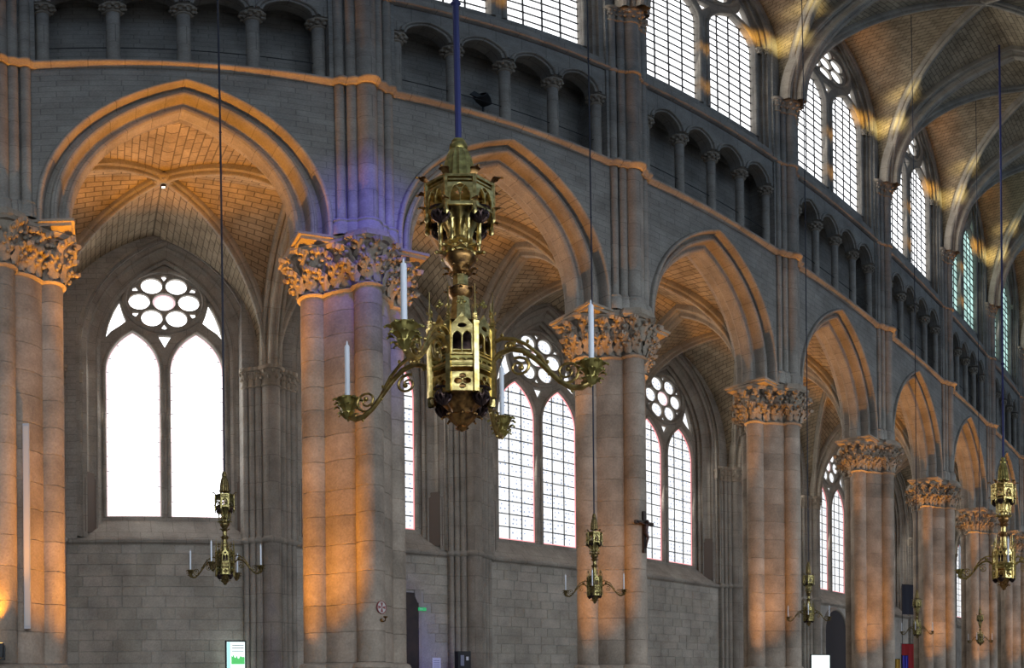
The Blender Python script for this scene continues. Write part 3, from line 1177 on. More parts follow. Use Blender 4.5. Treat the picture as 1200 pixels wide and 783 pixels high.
def vault(name, label, y0, y1, zs, zt, zboss, fy0, fy1, zf0s, zf0, zf1s, zf1, dw, tw, group, bays, half=3.55, zall=None):
    """quadripartite vaults between y0 and y1; transverse crown zt, boss zboss; wall arches at fy0 / fy1 (spring, crown)"""
    root = thing(name, label, 'vault', (0, 0, 0), kind='structure')
    ym = (y0 + y1) / 2
    n = 16
    hy = abs(y1 - y0) / 2
    ht = math.hypot(half, hy)
    cT, cD = coef(hy, zt - zs), coef(ht, zboss - zs)
    dx, dy = half / ht, hy / ht
    mbD = sweep_arch(MB(), rib_prof(*dw), ht, cD, zs, None, 20, (0, ym), (dx, dy))
    meD1 = mbD.mesh('diagonal_rib', 'rib_stone', 30)
    meD2 = sweep_arch(MB(), rib_prof(*dw), ht, cD, zs, None, 20, (0, ym), (dx, -dy)).mesh('diagonal_rib', 'rib_stone', 30)
    w, d = tw
    tp = [(.2, -w), (-d * .25, -w), (-d * .38, -w * .9), (-d * .4, -w * .7), (-d * .28, -w * .58), (-d * .45, -w * .5), (-d * .55, -w * .4), (-d * .9, -w * .38), (-d, -w * .25), (-d, -w * .1), (-d * .93, 0)]
    tp = tp + [(a, -b) for a, b in reversed(tp[:-1])]
    meT = sweep_arch(MB(), tp, hy, cT, zs, None, 22, (0, ym), (0, 1)).mesh('transverse_rib', 'rib_stone', 30)
    mb = MB()
    mb.lathe([(.02, -.16), (.16, -.14), (.26, -.04), (.30, .04), (.26, .14)], 16, (0, ym))
    for q in range(8):
        mb.ball((.2 * math.cos(q * PI / 4), ym + .2 * math.sin(q * PI / 4), -.08), .06, 6, 4)
    mb.v = [(x, y, zz + zboss - dw[1] * .6) for x, y, zz in mb.v]
    meB = mb.mesh('boss', 'rib_stone', 50)
    mW = []
    for sx in (-1, 1):
        for (ya, fy, zfs, zf) in ((y0, fy0, zf0s, zf0), (y1, fy1, zf1s, zf1)):
            cr = (0, ym)
            diag = half_curve((sx * half, ya), cr, ht, cD, zs, zs, n, .05)
            mb = MB()
            trans = half_curve((sx * 3.6, ya), (sx * 3.6, ym), hy, cT, zs, zs, n, .05)
            web_mb(mb, trans, diag, 6, .02)
            mW.append(mb.mesh('web', 'vault_stone', 40))
            mb = MB()
            form = half_curve((sx * (half - .35), fy), (0, fy), half - .35, coef(half - .35, zf - zfs), zfs, zs, n, 0)
            web_mb(mb, diag, form, 6, .02)
            mW.append(mb.mesh('web', 'vault_stone', 40))
    for i in bays:
        c = bay_x(i)
        ob('diagonal_rib', meD1, root, (c, 0, 0))
        ob('diagonal_rib', meD2, root, (c, 0, 0))
        ob('boss', meB, root, (c, 0, 0))
        for m in mW:
            ob('web', m, root, (c, 0, 0))
    for k in range(bays[0], bays[-1] + 2):
        ob('transverse_rib', meT, root, (pier_x(k), 0, 0))
    return root


bl = list(BAYS)
vault('ceiling_nave', 'high ribbed stone vault over the nave', 13.15, 2.05, 26.55, 35.55, 36.2, 13.55, 1.65, 30.2, 36.6, 30.2, 36.6, (.20, .34), (.46, .52), 'vaults', bl)
vault('ceiling_aisle', 'lower ribbed stone vault over the aisle', 14.95, 21.45, 12.05, 17.15, 17.52, 14.75, 21.75, 12.9, 17.45, 12.9, 17.6, (.16, .26), (.34, .40), 'vaults', bl)

# ------------------------------------------------------------------ chandeliers
OCT = PI / 8


def polar(r, a, z): return (r * math.cos(a), r * math.sin(a), z)


def oct_ring(mb, r0, r1, z0, z1):
    """octagonal moulded ring with flat faces towards angle 0, 45 ..."""
    mb.lathe([(r0, z0), (r1, z0 + .01), (r1, z1 - .01), (r0, z1)], 8, (0, 0), OCT, OCT + 2 * PI)


def curl_leaf(size, seed=0):
    """crocket leaf curling outwards along +x, foot at origin"""
    rows = []
    for i in range(8):
        t = i / 7
        a = t * 2.4
        x, z = size * (.9 * t + .1 * math.sin(a)), size * (.62 * math.sin(a) + .12 * t)
        w = size * .34 * (math.sin(PI * (.12 + .86 * t)) ** .8) * (1 + .3 * math.cos(9 * t + seed))
        rows.append([(x - .06 * size * abs(q) * 2, q * w, z - .16 * size * q * q) for q in (-1, -.5, 0, .5, 1)])
    mb = MB()
    mb.grid(rows)
    mb.ball((size * .98, 0, size * .42), size * .13, 7, 5)
    return mb


CH = {}
th = .030
fw = .46 * 2 * math.sin(OCT) * .92   # face width of the upper gallery
CH['bell'] = MB().lathe([(.02, 5.33), (.07, 5.32), (.09, 5.28), (.08, 5.23), (.115, 5.19), (.12, 5.10), (.10, 5.06)], 20).lathe(
    [(.10, 5.06), (.125, 5.02), (.155, 4.90), (.185, 4.72), (.20, 4.56), (.205, 4.45), (.22, 4.40), (.21, 4.34), (.1, 4.30)], 64, (0, 0), 0, 2 * PI, .05, 16).mesh('bell_cap', 'olive_gold', 50)
mb = MB()
oct_ring(mb, .36, .48, 4.50, 4.57)
oct_ring(mb, .36, .46, 4.44, 4.49)
mb.lathe([(.44, 4.53), (.05, 4.53)], 8, (0, 0), OCT, OCT + 2 * PI)
oct_ring(mb, .40, .46, 4.02, 4.07)
for k in range(8):
    a = OCT + k * PI / 4
    mb.tube([polar(.455, a, 3.86), polar(.455, a, 4.56)], .032, 6)
    mb.lathe([(.0, 3.74), (.04, 3.80), (.03, 3.86)], 6, polar(.455, a, 0)[:2])
CH['gallery'] = mb.mesh('upper_gallery', 'gold', 40)
hole = arch(fw * .36, .24, 4.20, 4.09, 6)
CH['panel_up'] = plate('arcade_panel', [(-fw / 2, 4.05), (fw / 2, 4.05), (fw / 2, 4.47), (-fw / 2, 4.47)],
                       [[(x * .5 - fw * .19, z * .9 + .415) for x, z in hole], [(x * .5 + fw * .19, z * .9 + .415) for x, z in hole], circle(0, 4.405, .04, 10)], .04, 'gold', .008)
CH['leaf_b'] = curl_leaf(.19).mesh('corner_leaf', 'bronze', 60)
CH['leaf_g'] = curl_leaf(.25, 2).mesh('leaf', 'gold', 60)
CH['leaf_s'] = curl_leaf(.13, 4).mesh('leaf', 'bronze', 60)
mb = MB()
for q in range(9):
    a = 2 * PI * q / 9
    mb.tube([(.10 * math.cos(a + t * 1.1) * math.sin(PI * (.1 + .85 * t)), .10 * math.sin(a + t * 1.1) * math.sin(PI * (.1 + .85 * t)), .10 - .22 * t) for t in [u / 6 for u in range(7)]], .014, 5)
    mb.tube([(.10 * math.cos(a - t * 1.1) * math.sin(PI * (.1 + .85 * t)), .10 * math.sin(a - t * 1.1) * math.sin(PI * (.1 + .85 * t)), .10 - .22 * t) for t in [u / 6 for u in range(7)]], .014, 5)
mb.lathe([(.10, .08), (.125, .10), (.10, .12)], 12)
mb.ball((0, 0, 0), .075, 8, 6)
CH['basket'] = mb.mesh('pierced_basket', 'dark_bronze', 50)
CH['funnel'] = MB().lathe([(.36, 4.10), (.30, 4.04), (.22, 3.90), (.165, 3.70), (.14, 3.50), (.19, 3.46), (.19, 3.41), (.12, 3.36), (.10, 3.10)], 48, (0, 0), 0, 2 * PI, .10, 8).mesh('fluted_funnel', 'gold', 40)
mb = MB()
mb.lathe([(0, 0), (.022, .05), (.03, .16), (.012, .20), (.03, .24), (.03, .40), (.04, .42), (.0, .46)], 8)
CH['drop'] = mb.mesh('pendant_drop', 'gold', 50)
mb = MB()
mb.lathe([(.10, 2.74), (.15, 2.78), (.10, 2.83), (.13, 2.90), (.20, 3.00), (.22, 3.08), (.18, 3.17), (.11, 3.22)], 16)
mb.lathe([(.10, 2.40), (.16, 2.44), (.17, 2.50), (.12, 2.55)], 12)
CH['knop'] = mb.mesh('knop', 'bronze', 50)
CH['stem'] = MB().lathe([(.17, 1.98), (.15, 2.10), (.105, 2.46), (.10, 3.2)], 8, (0, 0), OCT, OCT + 2 * PI).mesh('stem', 'gold', 20)
mb = MB()
oct_ring(mb, .2, .44, .90, .96)
oct_ring(mb, .2, .42, .84, .90)
oct_ring(mb, .2, .42, 1.18, 1.22)
mb.lathe([(.43, .93), (.05, .93)], 8, (0, 0), OCT, OCT + 2 * PI)
mb.lathe([(.30, .96), (.30, 1.18), (.30, 1.20)], 8, (0, 0), OCT, OCT + 2 * PI)
mb.lathe([(.42, 1.21), (.05, 1.21)], 8, (0, 0), OCT, OCT + 2 * PI)
CH['roof'] = MB().lathe([(.40, 1.92), (.30, 2.02), (.16, 2.06)], 8, (0, 0), OCT, OCT + 2 * PI).mesh('lantern_roof', 'bronze', 25)
CH['body'] = mb.mesh('body', 'gold', 25)
CH['core'] = MB().lathe([(.20, 1.20), (.20, 2.0)], 12).mesh('inner_core', 'dark_bronze', 30)
bw = .42 * 2 * math.sin(OCT) * .95
gab = [(-bw / 2, 1.2), (bw / 2, 1.2), (bw / 2, 1.86), (bw * .32, 1.98), (bw * .12, 2.12), (0, 2.24), (-bw * .12, 2.12), (-bw * .32, 1.98), (-bw / 2, 1.86)]
hl = arch(bw * .165, .12, 1.62, 1.25, 5)
CH['panel'] = plate('lancet_panel', gab, [[(x - bw * .2, z) for x, z in hl], [(x + bw * .2, z) for x, z in hl], circle(0, 1.87, .052, 12)], .04, 'gold', .008)
mb = MB()
for a, b in ((-.04, 0), (.04, 0), (0, .045)):
    mb.ball((a, 0, b), .028, 6, 4)
mb.tube([(0, 0, -.05), (0, 0, .09)], .012, 5)
CH['finial'] = mb.mesh('gable_finial', 'olive_gold', 50)
mb = MB()
mb.lathe([(.045, .50), (.045, 1.90), (.055, 1.92), (.055, 1.97), (.03, 2.0), (.024, 2.16), (.034, 2.18), (.018, 2.22), (.004, 2.46)], 4, (0, 0), PI / 4, PI / 4 + 2 * PI)
for zz in (2.05, 2.12, 2.28):
    for q in range(4):
        mb.ball(polar(.034, q * PI / 2, zz), .013, 5, 3)
CH['pinnacle'] = mb.mesh('pinnacle', 'gold', 25)
mb = MB()
oct_ring(mb, .2, .42, .48, .53)
mb.lathe([(.41, .50), (.05, .50)], 8, (0, 0), OCT, OCT + 2 * PI)
mb.lathe([(.30, .5), (.30, .9)], 8, (0, 0), OCT, OCT + 2 * PI)
CH['band'] = mb.mesh('lower_band', 'bronze', 25)
qf = [(.052, 0), (-.052, 0), (0, .052), (0, -.052)]
CH['panel_lo'] = plate('quatrefoil_panel', [(-bw / 2, .52), (bw / 2, .52), (bw / 2, .85), (-bw / 2, .85)],
                       [circle(-.055, .69, .05, 10), circle(.055, .69, .05, 10), circle(0, .775, .04, 10), circle(0, .60, .04, 10)], .04, 'gold', .008)
CH['frieze'] = plate('frieze_panel', [(-bw / 2, .97), (bw / 2, .97), (bw / 2, 1.18), (-bw / 2, 1.18)],
                     [circle(x, 1.075, .045, 8) for x in (-.1, 0, .1)], .03, 'olive_gold', .006)
CH['pendant'] = MB().lathe([(.32, .50), (.27, .42), (.17, .30), (.15, .24), (.18, .21), (.14, .15), (.07, .07), (.085, .04), (.03, .01), (.0, -.01)], 32, (0, 0), 0, 2 * PI, .08, 8).mesh('pendant', 'bronze', 50)
# arm in the x-z plane
arm_path = [(.38, 0, .80), (.50, 0, .93), (.64, 0, .98), (.80, 0, .93), (.96, 0, .78), (1.10, 0, .60), (1.24, 0, .43), (1.38, 0, .33), (1.50, 0, .32), (1.60, 0, .38), (1.62, 0, .46)]
arm_path2 = [(.40, 0, 1.10), (.52, 0, 1.16), (.68, 0, 1.13), (.84, 0, 1.02), (.98, 0, .86), (1.08, 0, .68), (1.16, 0, .54)]
mb = MB()
mb.tube(arm_path, [.032, .036, .038, .038, .036, .034, .034, .04, .045, .04, .03], 8)
mb.tube(arm_path2, [.024, .028, .028, .026, .024, .02, .016], 7)
for c0, r0, sgn, st, turns in (((1.33, .56), .17, 1, -2.2, 1.55), ((.74, .70), .15, -1, 2.0, 1.4), ((.62, 1.02), .07, 1, 0, 1.2)):
    pts = []
    for i in range(20):
        t = i / 19
        a = st + sgn * 2 * PI * turns * t
        rr = r0 * (1 - .78 * t)
        pts.append((c0[0] + rr * math.cos(a), 0, c0[1] + rr * math.sin(a)))
    mb.tube(pts, [.022 - .010 * i / 19 for i in range(20)], 6)
    mb.ball(pts[-1], .035, 7, 5)
for i, (x, _, z) in enumerate(arm_path[1:-1] + arm_path2[1:-1]):
    s = .035 if i % 2 else -.035
    mb.ball((x + .01, 0, z + (.05 if i % 2 else -.045)), .024, 6, 4, 1.3)
CH['arm'] = mb.mesh('arm', 'brass', 50)
mb = MB()
mb.lathe([(.0, .33), (.05, .36), (.08, .42), (.06, .47), (.10, .53), (.13, .62), (.15, .66), (.12, .66), (.05, .6)], 16, (1.62, 0))
for lv, (rr, zz, sz) in enumerate(((.13, .58, .12), (.10, .48, .115), (.08, .39, .09))):
    lf = curl_leaf(sz, lv)
    for q in range(7):
        a = 2 * PI * (q + .5 * lv) / 7
        b0 = len(mb.v)
        for x, y, z in lf.v:
            x, z = x * .95, z * 1.15
            mb.v.append((1.62 + (rr * .7 + x) * math.cos(a) - y * math.sin(a), (rr * .7 + x) * math.sin(a) + y * math.cos(a), zz - .02 + z))
        mb.f += [tuple(i + b0 for i in f) for f in lf.f]
        mb.u += lf.u
CH['cup'] = mb.mesh('candle_cup', 'olive_gold', 60)
CH['candle'] = MB().lathe([(.034, .60), (.034, 1.50), (.030, 1.52), (.012, 1.54), (.008, 1.60), (0, 1.605)], 12, (1.62, 0)).mesh('candle', 'candle_wax', 50)


ZMAP = [(-1, -1.1), (0, -.08), (.5, .43), (.93, .80), (1.2, .99), (1.92, 1.48), (2.24, 1.68), (2.46, 2.14), (3.0, 2.70), (3.30, 2.95), (3.88, 3.45), (4.02, 3.55), (4.57, 4.16), (5.3, 5.3), (99, 99)]


def zm(z):
    for (a, b), (c, d) in zip(ZMAP, ZMAP[1:]):
        if a <= z <= c:
            return b + (d - b) * (z - a) / (c - a)
    return z


for key in ('gallery', 'panel_up', 'funnel', 'knop', 'stem', 'body', 'core', 'roof', 'panel', 'pinnacle', 'band', 'panel_lo', 'frieze', 'pendant'):
    for v in CH[key].vertices:
        v.co.z = zm(v.co.z)


def polz(r, a, z): return polar(r, a, zm(z))


def chandelier(label, loc, rot, s, top, big):
    r = thing('chandelier', label, 'chandelier', loc, 'large gilt chandeliers' if big else 'small gilt chandeliers')
    r.rotation_euler = (0, 0, rot)
    r.scale = (s, s, s)
    cab = MB().tube([(0, 0, 5.3), (0, 0, top)], .042 if big else .045, 8)
    for zz in ((9.5,) if big else (27., 45., 58.)):
        cab.ball((0, 0, zz), .075, 8, 6)
    ob('cable', cab.mesh('cable', 'blue_cable' if big else 'dark_cable'), r)
    ob('bell_cap', CH['bell'], r)
    g = ob('upper_gallery', CH['gallery'], r)
    for k in range(8):
        a = k * PI / 4
        ob('arcade_panel', CH['panel_up'], g, polz(.46 * math.cos(OCT), a, 0), (0, 0, a + PI / 2))
        ob('corner_leaf', CH['leaf_b'], g, polz(.42, a + OCT, 4.54), (0, R.uniform(-.3, .0), a + OCT))
        ob('rim_leaf', CH['leaf_s'], g, polz(.43, a + OCT, 4.05), (0, .3, a + OCT))
    ob('fluted_funnel', CH['funnel'], r)
    for k in range(4):
        a = PI / 4 + k * PI / 2
        ob('pierced_basket', CH['basket'], r, polz(.35, a, 3.88), None, (1.15,) * 3)
        ob('pierced_basket', CH['basket'], r, polz(.34, a, .42), None, (1.05,) * 3)
    for k in range(8):
        ob('pendant_drop', CH['drop'], r, polz(.27, k * PI / 4 + OCT, 3.30))
    kn = ob('knop', CH['knop'], r)
    for k in range(8):
        ob('leaf', CH['leaf_g'], kn, polz(.14, k * PI / 4, 2.98), (0, -.5, k * PI / 4))
        ob('leaf', CH['leaf_s'], kn, polz(.12, k * PI / 4 + OCT, 2.76), (0, -.2, k * PI / 4 + OCT))
        ob('leaf', CH['leaf_s'], kn, polz(.11, k * PI / 4, 2.42), (0, -.4, k * PI / 4))
    ob('stem', CH['stem'], r)
    b = ob('body', CH['body'], r)
    ob('inner_core', CH['core'], b)
    ob('lantern_roof', CH['roof'], b)
    for k in range(8):
        a = k * PI / 4
        ob('lancet_panel', CH['panel'], b, polz(.42 * math.cos(OCT), a, 0), (0, 0, a + PI / 2))
        ob('frieze_panel', CH['frieze'], b, polz(.42 * math.cos(OCT), a, 0), (0, 0, a + PI / 2))
        ob('gable_finial', CH['finial'], b, polz(.42 * math.cos(OCT), a, 2.28), (0, 0, a + PI / 2))
        ob('pinnacle', CH['pinnacle'], b, polz(.435, a + OCT, 0), (0, 0, a + OCT))
    lb = ob('lower_band', CH['band'], r)
    for k in range(8):
        a = k * PI / 4
        ob('quatrefoil_panel', CH['panel_lo'], lb, polz(.41 * math.cos(OCT), a, 0), (0, 0, a + PI / 2))
    pe = ob('pendant', CH['pendant'], r)
    for k in range(8):
        ob('leaf', CH['leaf_s'], pe, polz(.12, k * PI / 4, .17), (0, .3, k * PI / 4))
        ob('leaf', CH['leaf_s'], pe, polz(.30, k * PI / 4 + OCT, .46), (0, .2, k * PI / 4 + OCT))
    for k in range(4):
        a = -OCT + k * PI / 2
        ar = ob('arm', CH['arm'], r, (0, 0, .04), (0, 0, a), (1.05, 1.05, 1.05))
        ob('candle_cup', CH['cup'], ar)
        ob('candle', CH['candle'], ar)
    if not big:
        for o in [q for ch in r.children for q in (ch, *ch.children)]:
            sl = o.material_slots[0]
            nm = {'gold': 'dull_backlit_gold', 'brass': 'dull_backlit_brass', 'olive_gold': 'dull_backlit_brass', 'bronze': 'dull_backlit_brass'}.get(sl.material.name)
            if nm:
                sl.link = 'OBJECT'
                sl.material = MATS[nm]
    return r


ROT = math.radians(242)
chandelier('large gilt chandelier hanging before the second arch, nearest to the viewer', (4.53, 8.0, 5.15), ROT, 1, 31, True)
chandelier('large gilt chandelier far along the nave at the frame edge', (26.3, 8.0, 5.15), ROT - .3, 1, 31, True)
SL = ['small gilt chandelier in front of the glaring white window', 'small gilt chandelier in front of the crucifix pier', 'small gilt chandelier hanging left of the fifth pier',
      'small gilt chandelier in front of the sixth pier', 'smallest looking gilt chandelier, in front of the seventh pier', 'small gilt chandelier hidden at the far end']
for q, i in enumerate((0, 1, 2, 3, 4)):
    chandelier(SL[q], (bay_x(i) + (.1, -.2, .1, .15, 0)[q], 10.45, 3.2 - .06 * (q > 1)), math.radians(262 - 14 * q), .33, (36.75 - 3.2) / .33, False)

# ------------------------------------------------------------------ floodlights
WARM = (1, .375, .008)
mb = MB().box(-.16, .16, -.11, .11, .10, .30)
mb.box(-.19, -.165, -.03, .03, 0, .26).box(.165, .19, -.03, .03, 0, .26).box(-.19, .19, -.03, .03, 0, .025)
for q in range(5):
    mb.box(-.15, .15, -.10 + q * .05 - .006, -.10 + q * .05 + .006, .05, .10)
ME_FL = mb.mesh('housing', 'black_metal', None)
ME_FG = MB().box(-.14, .14, -.03, .09, .30, .31).mesh('lens', 'lamp_glow', None)
ME_POST = MB().lathe([(.16, 0), (.16, .03), (.03, .05), (.03, 1.0)], 12).mesh('stand', 'black_metal')


ME_BLOCK = MB().box(-.5, .5, -.052, -.040, .30, 1.78).mesh('beam_block', 'black_metal', None)  # unseen plate added to keep the beam off the nave vault


def floodlight(label, x, y, z, target, power, angle, group, post=True, col=WARM, blend=.6, beam_block=True):
    t = thing('floodlight', label, 'floodlight', (x, y, z - .4), group)
    ob('housing', ME_FL, t)
    ob('lens', ME_FG, t)
    if beam_block:
        ob('beam_block', ME_BLOCK, t)
    if post:
        ob('stand', ME_POST, t, (0, 0, -(z - .4)), None, (1, 1, z - .4))
    spot('floodlight_beam', (x, y, z - .03), target, power, col, angle, blend, .03)
    return t


PW = {-1: .7, 0: .85, 1: .52, 2: .46, 3: .48, 4: .6, 5: .62, 6: .55, 7: .4, 8: .3}
NUM = ['beyond the frame', 'first', 'second', 'third', 'fourth', 'fifth', 'sixth', 'seventh', 'eighth', 'ninth', 'tenth']
for i in BAYS:
    c = bay_x(i)
    floodlight('black floodlight standing below the %s arcade arch' % NUM[i + 1], c, 13.0, .4, (c, 14.4, 14.9), 9500 * PW[i], 36, 'floodlights under the arches', post=False, blend=.35)
for k in range(0, 9):
    x = pier_x(k)
    s = 1 if k == 0 else -1
    floodlight('black floodlight standing before the %s arcade pier' % NUM[k + 1], x + s * 2.15, 13.0, .4, (x + s * .5, 13.5, 11.6), 3100 * (1.1, 1.2, .48, .48, .55, .55, .42, .3, .25)[k], 56, 'floodlights at the piers', post=False, blend=1)

floodlight('black floodlight head on a post against the loudspeaker pier', -1.86, 12.72, 2.55, (-2.05, 13.2, 7), 420, 70, None, True, WARM, .8, False)

# ------------------------------------------------------------------ small things
t = thing('ceiling_spotlight', 'tiny glowing spotlight in the vault boss above the glaring window', 'lamp', (bay_x(0), 18.2, 17.08))
ob('lamp_ring', MB().lathe([(.05, .1), (.075, .08), (.075, -.01), (.05, -.02)], 14).mesh('lamp_ring', 'black_metal'), t)
plain('lamp_white', (1, .95, .85), .4, 0, (1, .93, .8), 6)
ob('bulb', MB().ball((0, 0, 0), .05, 10, 6).mesh('bulb', 'lamp_white'), t)

# loudspeaker strip on the first pier
t = thing('column_loudspeaker', 'tall slim grey column loudspeaker fixed to the first pier', 'loudspeaker', (-1.33, 13.42, 2.76))
mb = MB().box(-.062, .062, -.05, .05, 0, 4.12)
ob('cabinet', mb.mesh('cabinet', 'speaker_grey', None), t)
ob('grille', MB().box(-.045, .045, -.056, -.05, .06, 4.06).mesh('grille', 'plaster_pale', None), t)
for zz in (.5, 3.6):
    ob('bracket', MB().box(-.02, .02, .05, .30, zz, zz + .05).mesh('bracket', 'black_metal', None), t)

# crucifix on the third pier
t = thing('crucifix', 'dark wooden crucifix with a small figure fixed on the pier shaft', 'crucifix', (12.62, 13.0, 4.97))
ob('upright', MB().box(-.045, .045, -.02, .06, 0, 1.10).mesh('upright', 'dark_wood', None), t)
ob('crossbar', MB().box(-.31, .31, -.025, .055, .74, .83).mesh('crossbar', 'dark_wood', None), t)
mb = MB()
mb.tube([(0, -.06, .12), (.01, -.075, .25), (.03, -.10, .38), (.0, -.07, .50)], [.02, .026, .034, .05], 8)
mb.tube([(0, -.06, .50), (0, -.065, .60), (0, -.07, .70), (0, -.075, .76)], [.055, .05, .062, .035], 8)
mb.ball((.02, -.09, .81), .045, 10, 7, 1.2)
for s in (-1, 1):
    mb.tube([(s * .05, -.07, .73), (s * .16, -.06, .76), (s * .27, -.05, .79)], [.022, .017, .014], 6)
ob('figure', mb.mesh('figure', 'dark_bronze', 60), t)

# painted consecration cross and candle bracket on the second pier
ang = math.radians(-68)
t = thing('consecration_cross', 'small round painted red cross on the orange lit pier', 'cross', (5.40 + .295 * math.cos(ang), 13.33 + .295 * math.sin(ang), 3.19), None, None, None, (0, 0, ang + PI / 2))
ob('disc', plate('disc', circle(0, 0, .125, 28), [], .02, 'plaster_pale'), t)
ob('ring', plate('ring', circle(0, 0, .13, 28), [circle(0, 0, .117, 28)], .03, 'red_paint'), t, (0, -.004, 0))
for q in range(4):
    a = q * PI / 2
    ob('cross_arm', plate('cross_arm', [(.015 * math.cos(a) - u * math.sin(a) + v * math.cos(a), .015 * math.sin(a) + u * math.cos(a) + v * math.sin(a)) for u, v in ((-.008, 0), (.008, 0), (.032, .08), (-.032, .08))], [], .03, 'red_paint'), t, (0, -.004, 0))
t = thing('candle_bracket', 'little brass candle bracket just under the painted red cross', 'candle holder', (5.40 + .29 * math.cos(ang), 13.33 + .29 * math.sin(ang), 2.93), None, None, None, (0, 0, ang + PI / 2))
ob('bracket_arm', MB().tube([(0, 0, 0), (0, -.05, -.03), (0, -.11, -.02), (0, -.12, .04)], .012, 6).mesh('bracket_arm', 'bronze'), t)
ob('drip_pan', MB().lathe([(.01, .03), (.045, .05), (.05, .07), (.01, .06)], 12, (0, -.12)).mesh('drip_pan', 'bronze'), t)
ob('wall_rose', MB().ball((0, 0, 0), .035, 8, 6).mesh('wall_rose', 'bronze'), t)


# glowing information panels
def info_panel(label, x, y, zt, wd, rz, big):
    t = thing('information_panel', label, 'display', (x, y, 0), 'glowing information panels', None, None, (0, 0, rz))
    h = wd / 2
    ob('frame', plate('frame', [(-h, 1.0), (h, 1.0), (h, zt), (-h, zt)], [[(-h + .04, 1.06), (h - .04, 1.06), (h - .04, zt - .04), (-h + .04, zt - .04)]], .12, 'black_metal', .006), t)
    ob('stand', MB().box(-h * .5, -h * .4, -.04, .04, 0, 1.0).box(h * .4, h * .5, -.04, .04, 0, 1.0).box(-h, h, -.2, .2, 0, .03).mesh('stand', 'black_metal', None), t)
    ob('screen', MB().box(-h + .04, h - .04, -.02, .02, 1.06, zt - .04).mesh('screen', 'screen_white', None), t)
    if big:
        scr = t
        ob('side_strip', MB().box(-h + .05, -h + .15, -.03, -.02, 1.1, zt - .05).mesh('side_strip', 'screen_teal', None), scr)
        for zz in (zt - .16, zt - .24, zt - .33):
            ob('text_line', MB().box(-h + .2, h - .07, -.026, -.02, zz, zz + .022).mesh('text_line', 'print_grey', None), scr)
        mb = MB()
        rr = random.Random(3)
        mb.face([(-h + .18, -.026, zt - .72), (h - .05, -.026, zt - .72)] + [(h - .05 - (wd - .23) * q / 12, -.026, zt - .48 + rr.uniform(-.07, .05)) for q in range(13)])
        ob('picture', mb.mesh('picture', 'screen_green', None), scr)


info_panel('glowing panel with green picture before the aisle wall', 4.16, 21.2, 2.99, .64, 0, True)
info_panel('second glowing panel, blank white, far along the aisle', 30.7, 19.0, 2.9, 1.15, -.5, False)

# notices, kiosk, exit sign, doorway in the second bay
t = thing('notice_stand', 'small white notice on a thin stand before the aisle wall', 'notice', (10.57, 20.5, 0))
ob('post', MB().lathe([(.15, 0), (.15, .02), (.015, .04), (.015, 2.1)], 10).mesh('post', 'black_metal'), t)
ob('sheet', MB().box(-.15, .15, -.03, -.015, 2.02, 2.46).mesh('sheet', 'white_paper', None), t)
for zz in (2.36, 2.29, 2.22, 2.15, 2.08):
    ob('text_line', MB().box(-.11, .10, -.034, -.03, zz, zz + .02).mesh('text_line', 'print_grey', None), t)
t = thing('display_case', 'dark upright case with a pale leaflet below the respond shafts', 'case', (11.5, 20.4, 0))
ob('case_body', MB().box(-.24, .24, -.12, .12, 0, 2.68).mesh('case_body', 'black_metal', None), t)
ob('leaflet', MB().box(-.15, -.02, -.13, -.12, 2.2, 2.55).mesh('leaflet', 'print_grey', None), t)
ob('leaflet', MB().box(.06, .15, -.13, -.12, 2.38, 2.5).mesh('leaflet', 'white_paper', None), t)
t = thing('exit_sign', 'small green exit sign on the aisle wall beside the narrow doorway', 'sign', (10.74, AW - .04, 4.13))
ob('sign_plate', MB().box(-.15, .15, -.03, 0, 0, .11).mesh('sign_plate', 'exit_green', None), t)
ob('arrow', MB().box(-.10, .02, -.034, -.03, .045, .065).mesh('arrow', 'white_paper', None), t)
t = thing('door_1', 'narrow dark doorway with a corbelled lintel in the aisle wall', 'door', (bay_x(1) + door_c, AW, 0), None, 'structure')
ob('door_leaf', MB().box(-.34, .34, -.02, .05, 0, 4.75).mesh('door_leaf', 'dark_wood', None), t)
for s in (-1, 1):
    ob('jamb_stone', MB().box(min(s * .34, s * .45), max(s * .34, s * .45), -.05, .03, 0, 4.4).mesh('jamb_stone', 'ashlar_stone', None), t)
    ob('corbel', plate('corbel', [(s * .45, 4.4), (s * .30, 4.4), (s * .20, 4.62), (s * .20, 4.85), (s * .45, 4.85)], [], .1, 'ashlar_stone', .01), t)
ob('lintel', MB().box(-.55, .55, -.06, .03, 4.85, 5.15).mesh('lintel', 'ashlar_stone', None), t)

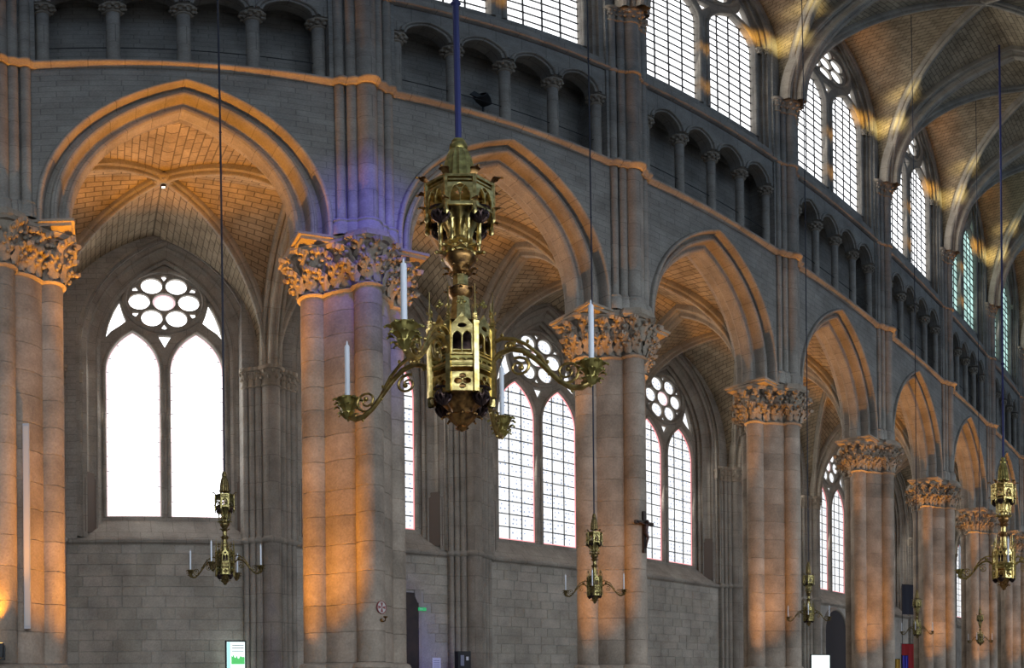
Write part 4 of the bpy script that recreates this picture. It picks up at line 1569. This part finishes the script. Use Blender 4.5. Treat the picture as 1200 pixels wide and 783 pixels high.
# round doorway far along the aisle
t = thing('door_2', 'dark round headed doorway in the aisle wall far along', 'door', (37.1, AW, 0), None, 'structure')
ob('doorway_dark_plate', plate('doorway_dark_plate', arch(1.25, 1.3, 4.5, 0, 10), [], .06, 'doorway_shade'), t)  # flat plate, the doorway's inner shade painted as a dark colour
mb = sweep_arch(MB(), [(.0, .0), (0, -.05)] + arc(-.06, .08, .08, 200, 360, 5) + [(.22, -.05), (.22, .02)], 1.25, coef(1.25, 1.3), 4.5, 0, 10)
ob('surround', mb.mesh('surround', 'moulded_stone', 40), t)

# banners beyond the fifth pier
def banner(label, x, y, z0, z1, wd, mat, rz):
    t = thing('banner', label, 'banner', (x, y, 0), None, None, None, (0, 0, rz))
    rows = [[(wd * (q / 8 - .5), .04 * math.sin(q * 1.7 + zz), zz) for q in range(9)] for zz in (z0, (z0 + z1) / 2, z1)]
    mb = MB().grid(rows)
    mb.grid([[(x_, y_ + .01, z_) for x_, y_, z_ in r] for r in rows])
    ob('cloth', mb.mesh('cloth', mat, 60), t)
    ob('pole', MB().tube([(-wd / 2 - .03, 0, 0), (-wd / 2 - .03, 0, z1 + .05)], .02, 6).tube([(-wd / 2 - .03, 0, z1), (wd / 2, 0, z1)], .015, 6).mesh('pole', 'black_metal'), t)


banner('red cloth banner standing in the gap beyond the fifth pier', 41.3, 19.0, 1.6, 3.85, .8, 'red_cloth', -.9)
banner('bright blue banner low in the gap beyond the fifth pier', 36.6, 17.0, 1.4, 2.95, .35, 'blue_cloth', -.9)
banner('yellow banner low beside the fifth pier', 35.3, 17.0, 1.4, 2.72, .55, 'yellow_cloth', -.9)
banner('dark navy hanging beyond the fifth pier on the aisle wall', 45.0, 20.6, 6.1, 8.2, 1.0, 'dark_cloth', -.6)

# black lamp heads on the triforium ledge above the large chandelier
for lab, x, z in (('black clamp lamp on the triforium ledge', 8.72, 17.86),):
    t = thing('clamp_lamp', lab + ' above the large chandelier', 'lamp', (x, W + .75, z))
    ob('stand', MB().tube([(0, 0, 0), (0, 0, 1.25)], .03, 8).mesh('stand', 'black_metal'), t)
    ob('lamp_head', MB().lathe([(.0, -.22), (.14, -.2), (.19, .0), (.2, .18), (.17, .2)], 14).mesh('lamp_head', 'black_metal'), t, (-.05, -.1, 1.5), (.5, -1.1, 0))
    ob('barn_door', MB().box(-.3, -.06, -.02, .02, -.13, .1).mesh('barn_door', 'black_metal', None), t, (-.1, -.12, 1.55), (0, .5, 0))
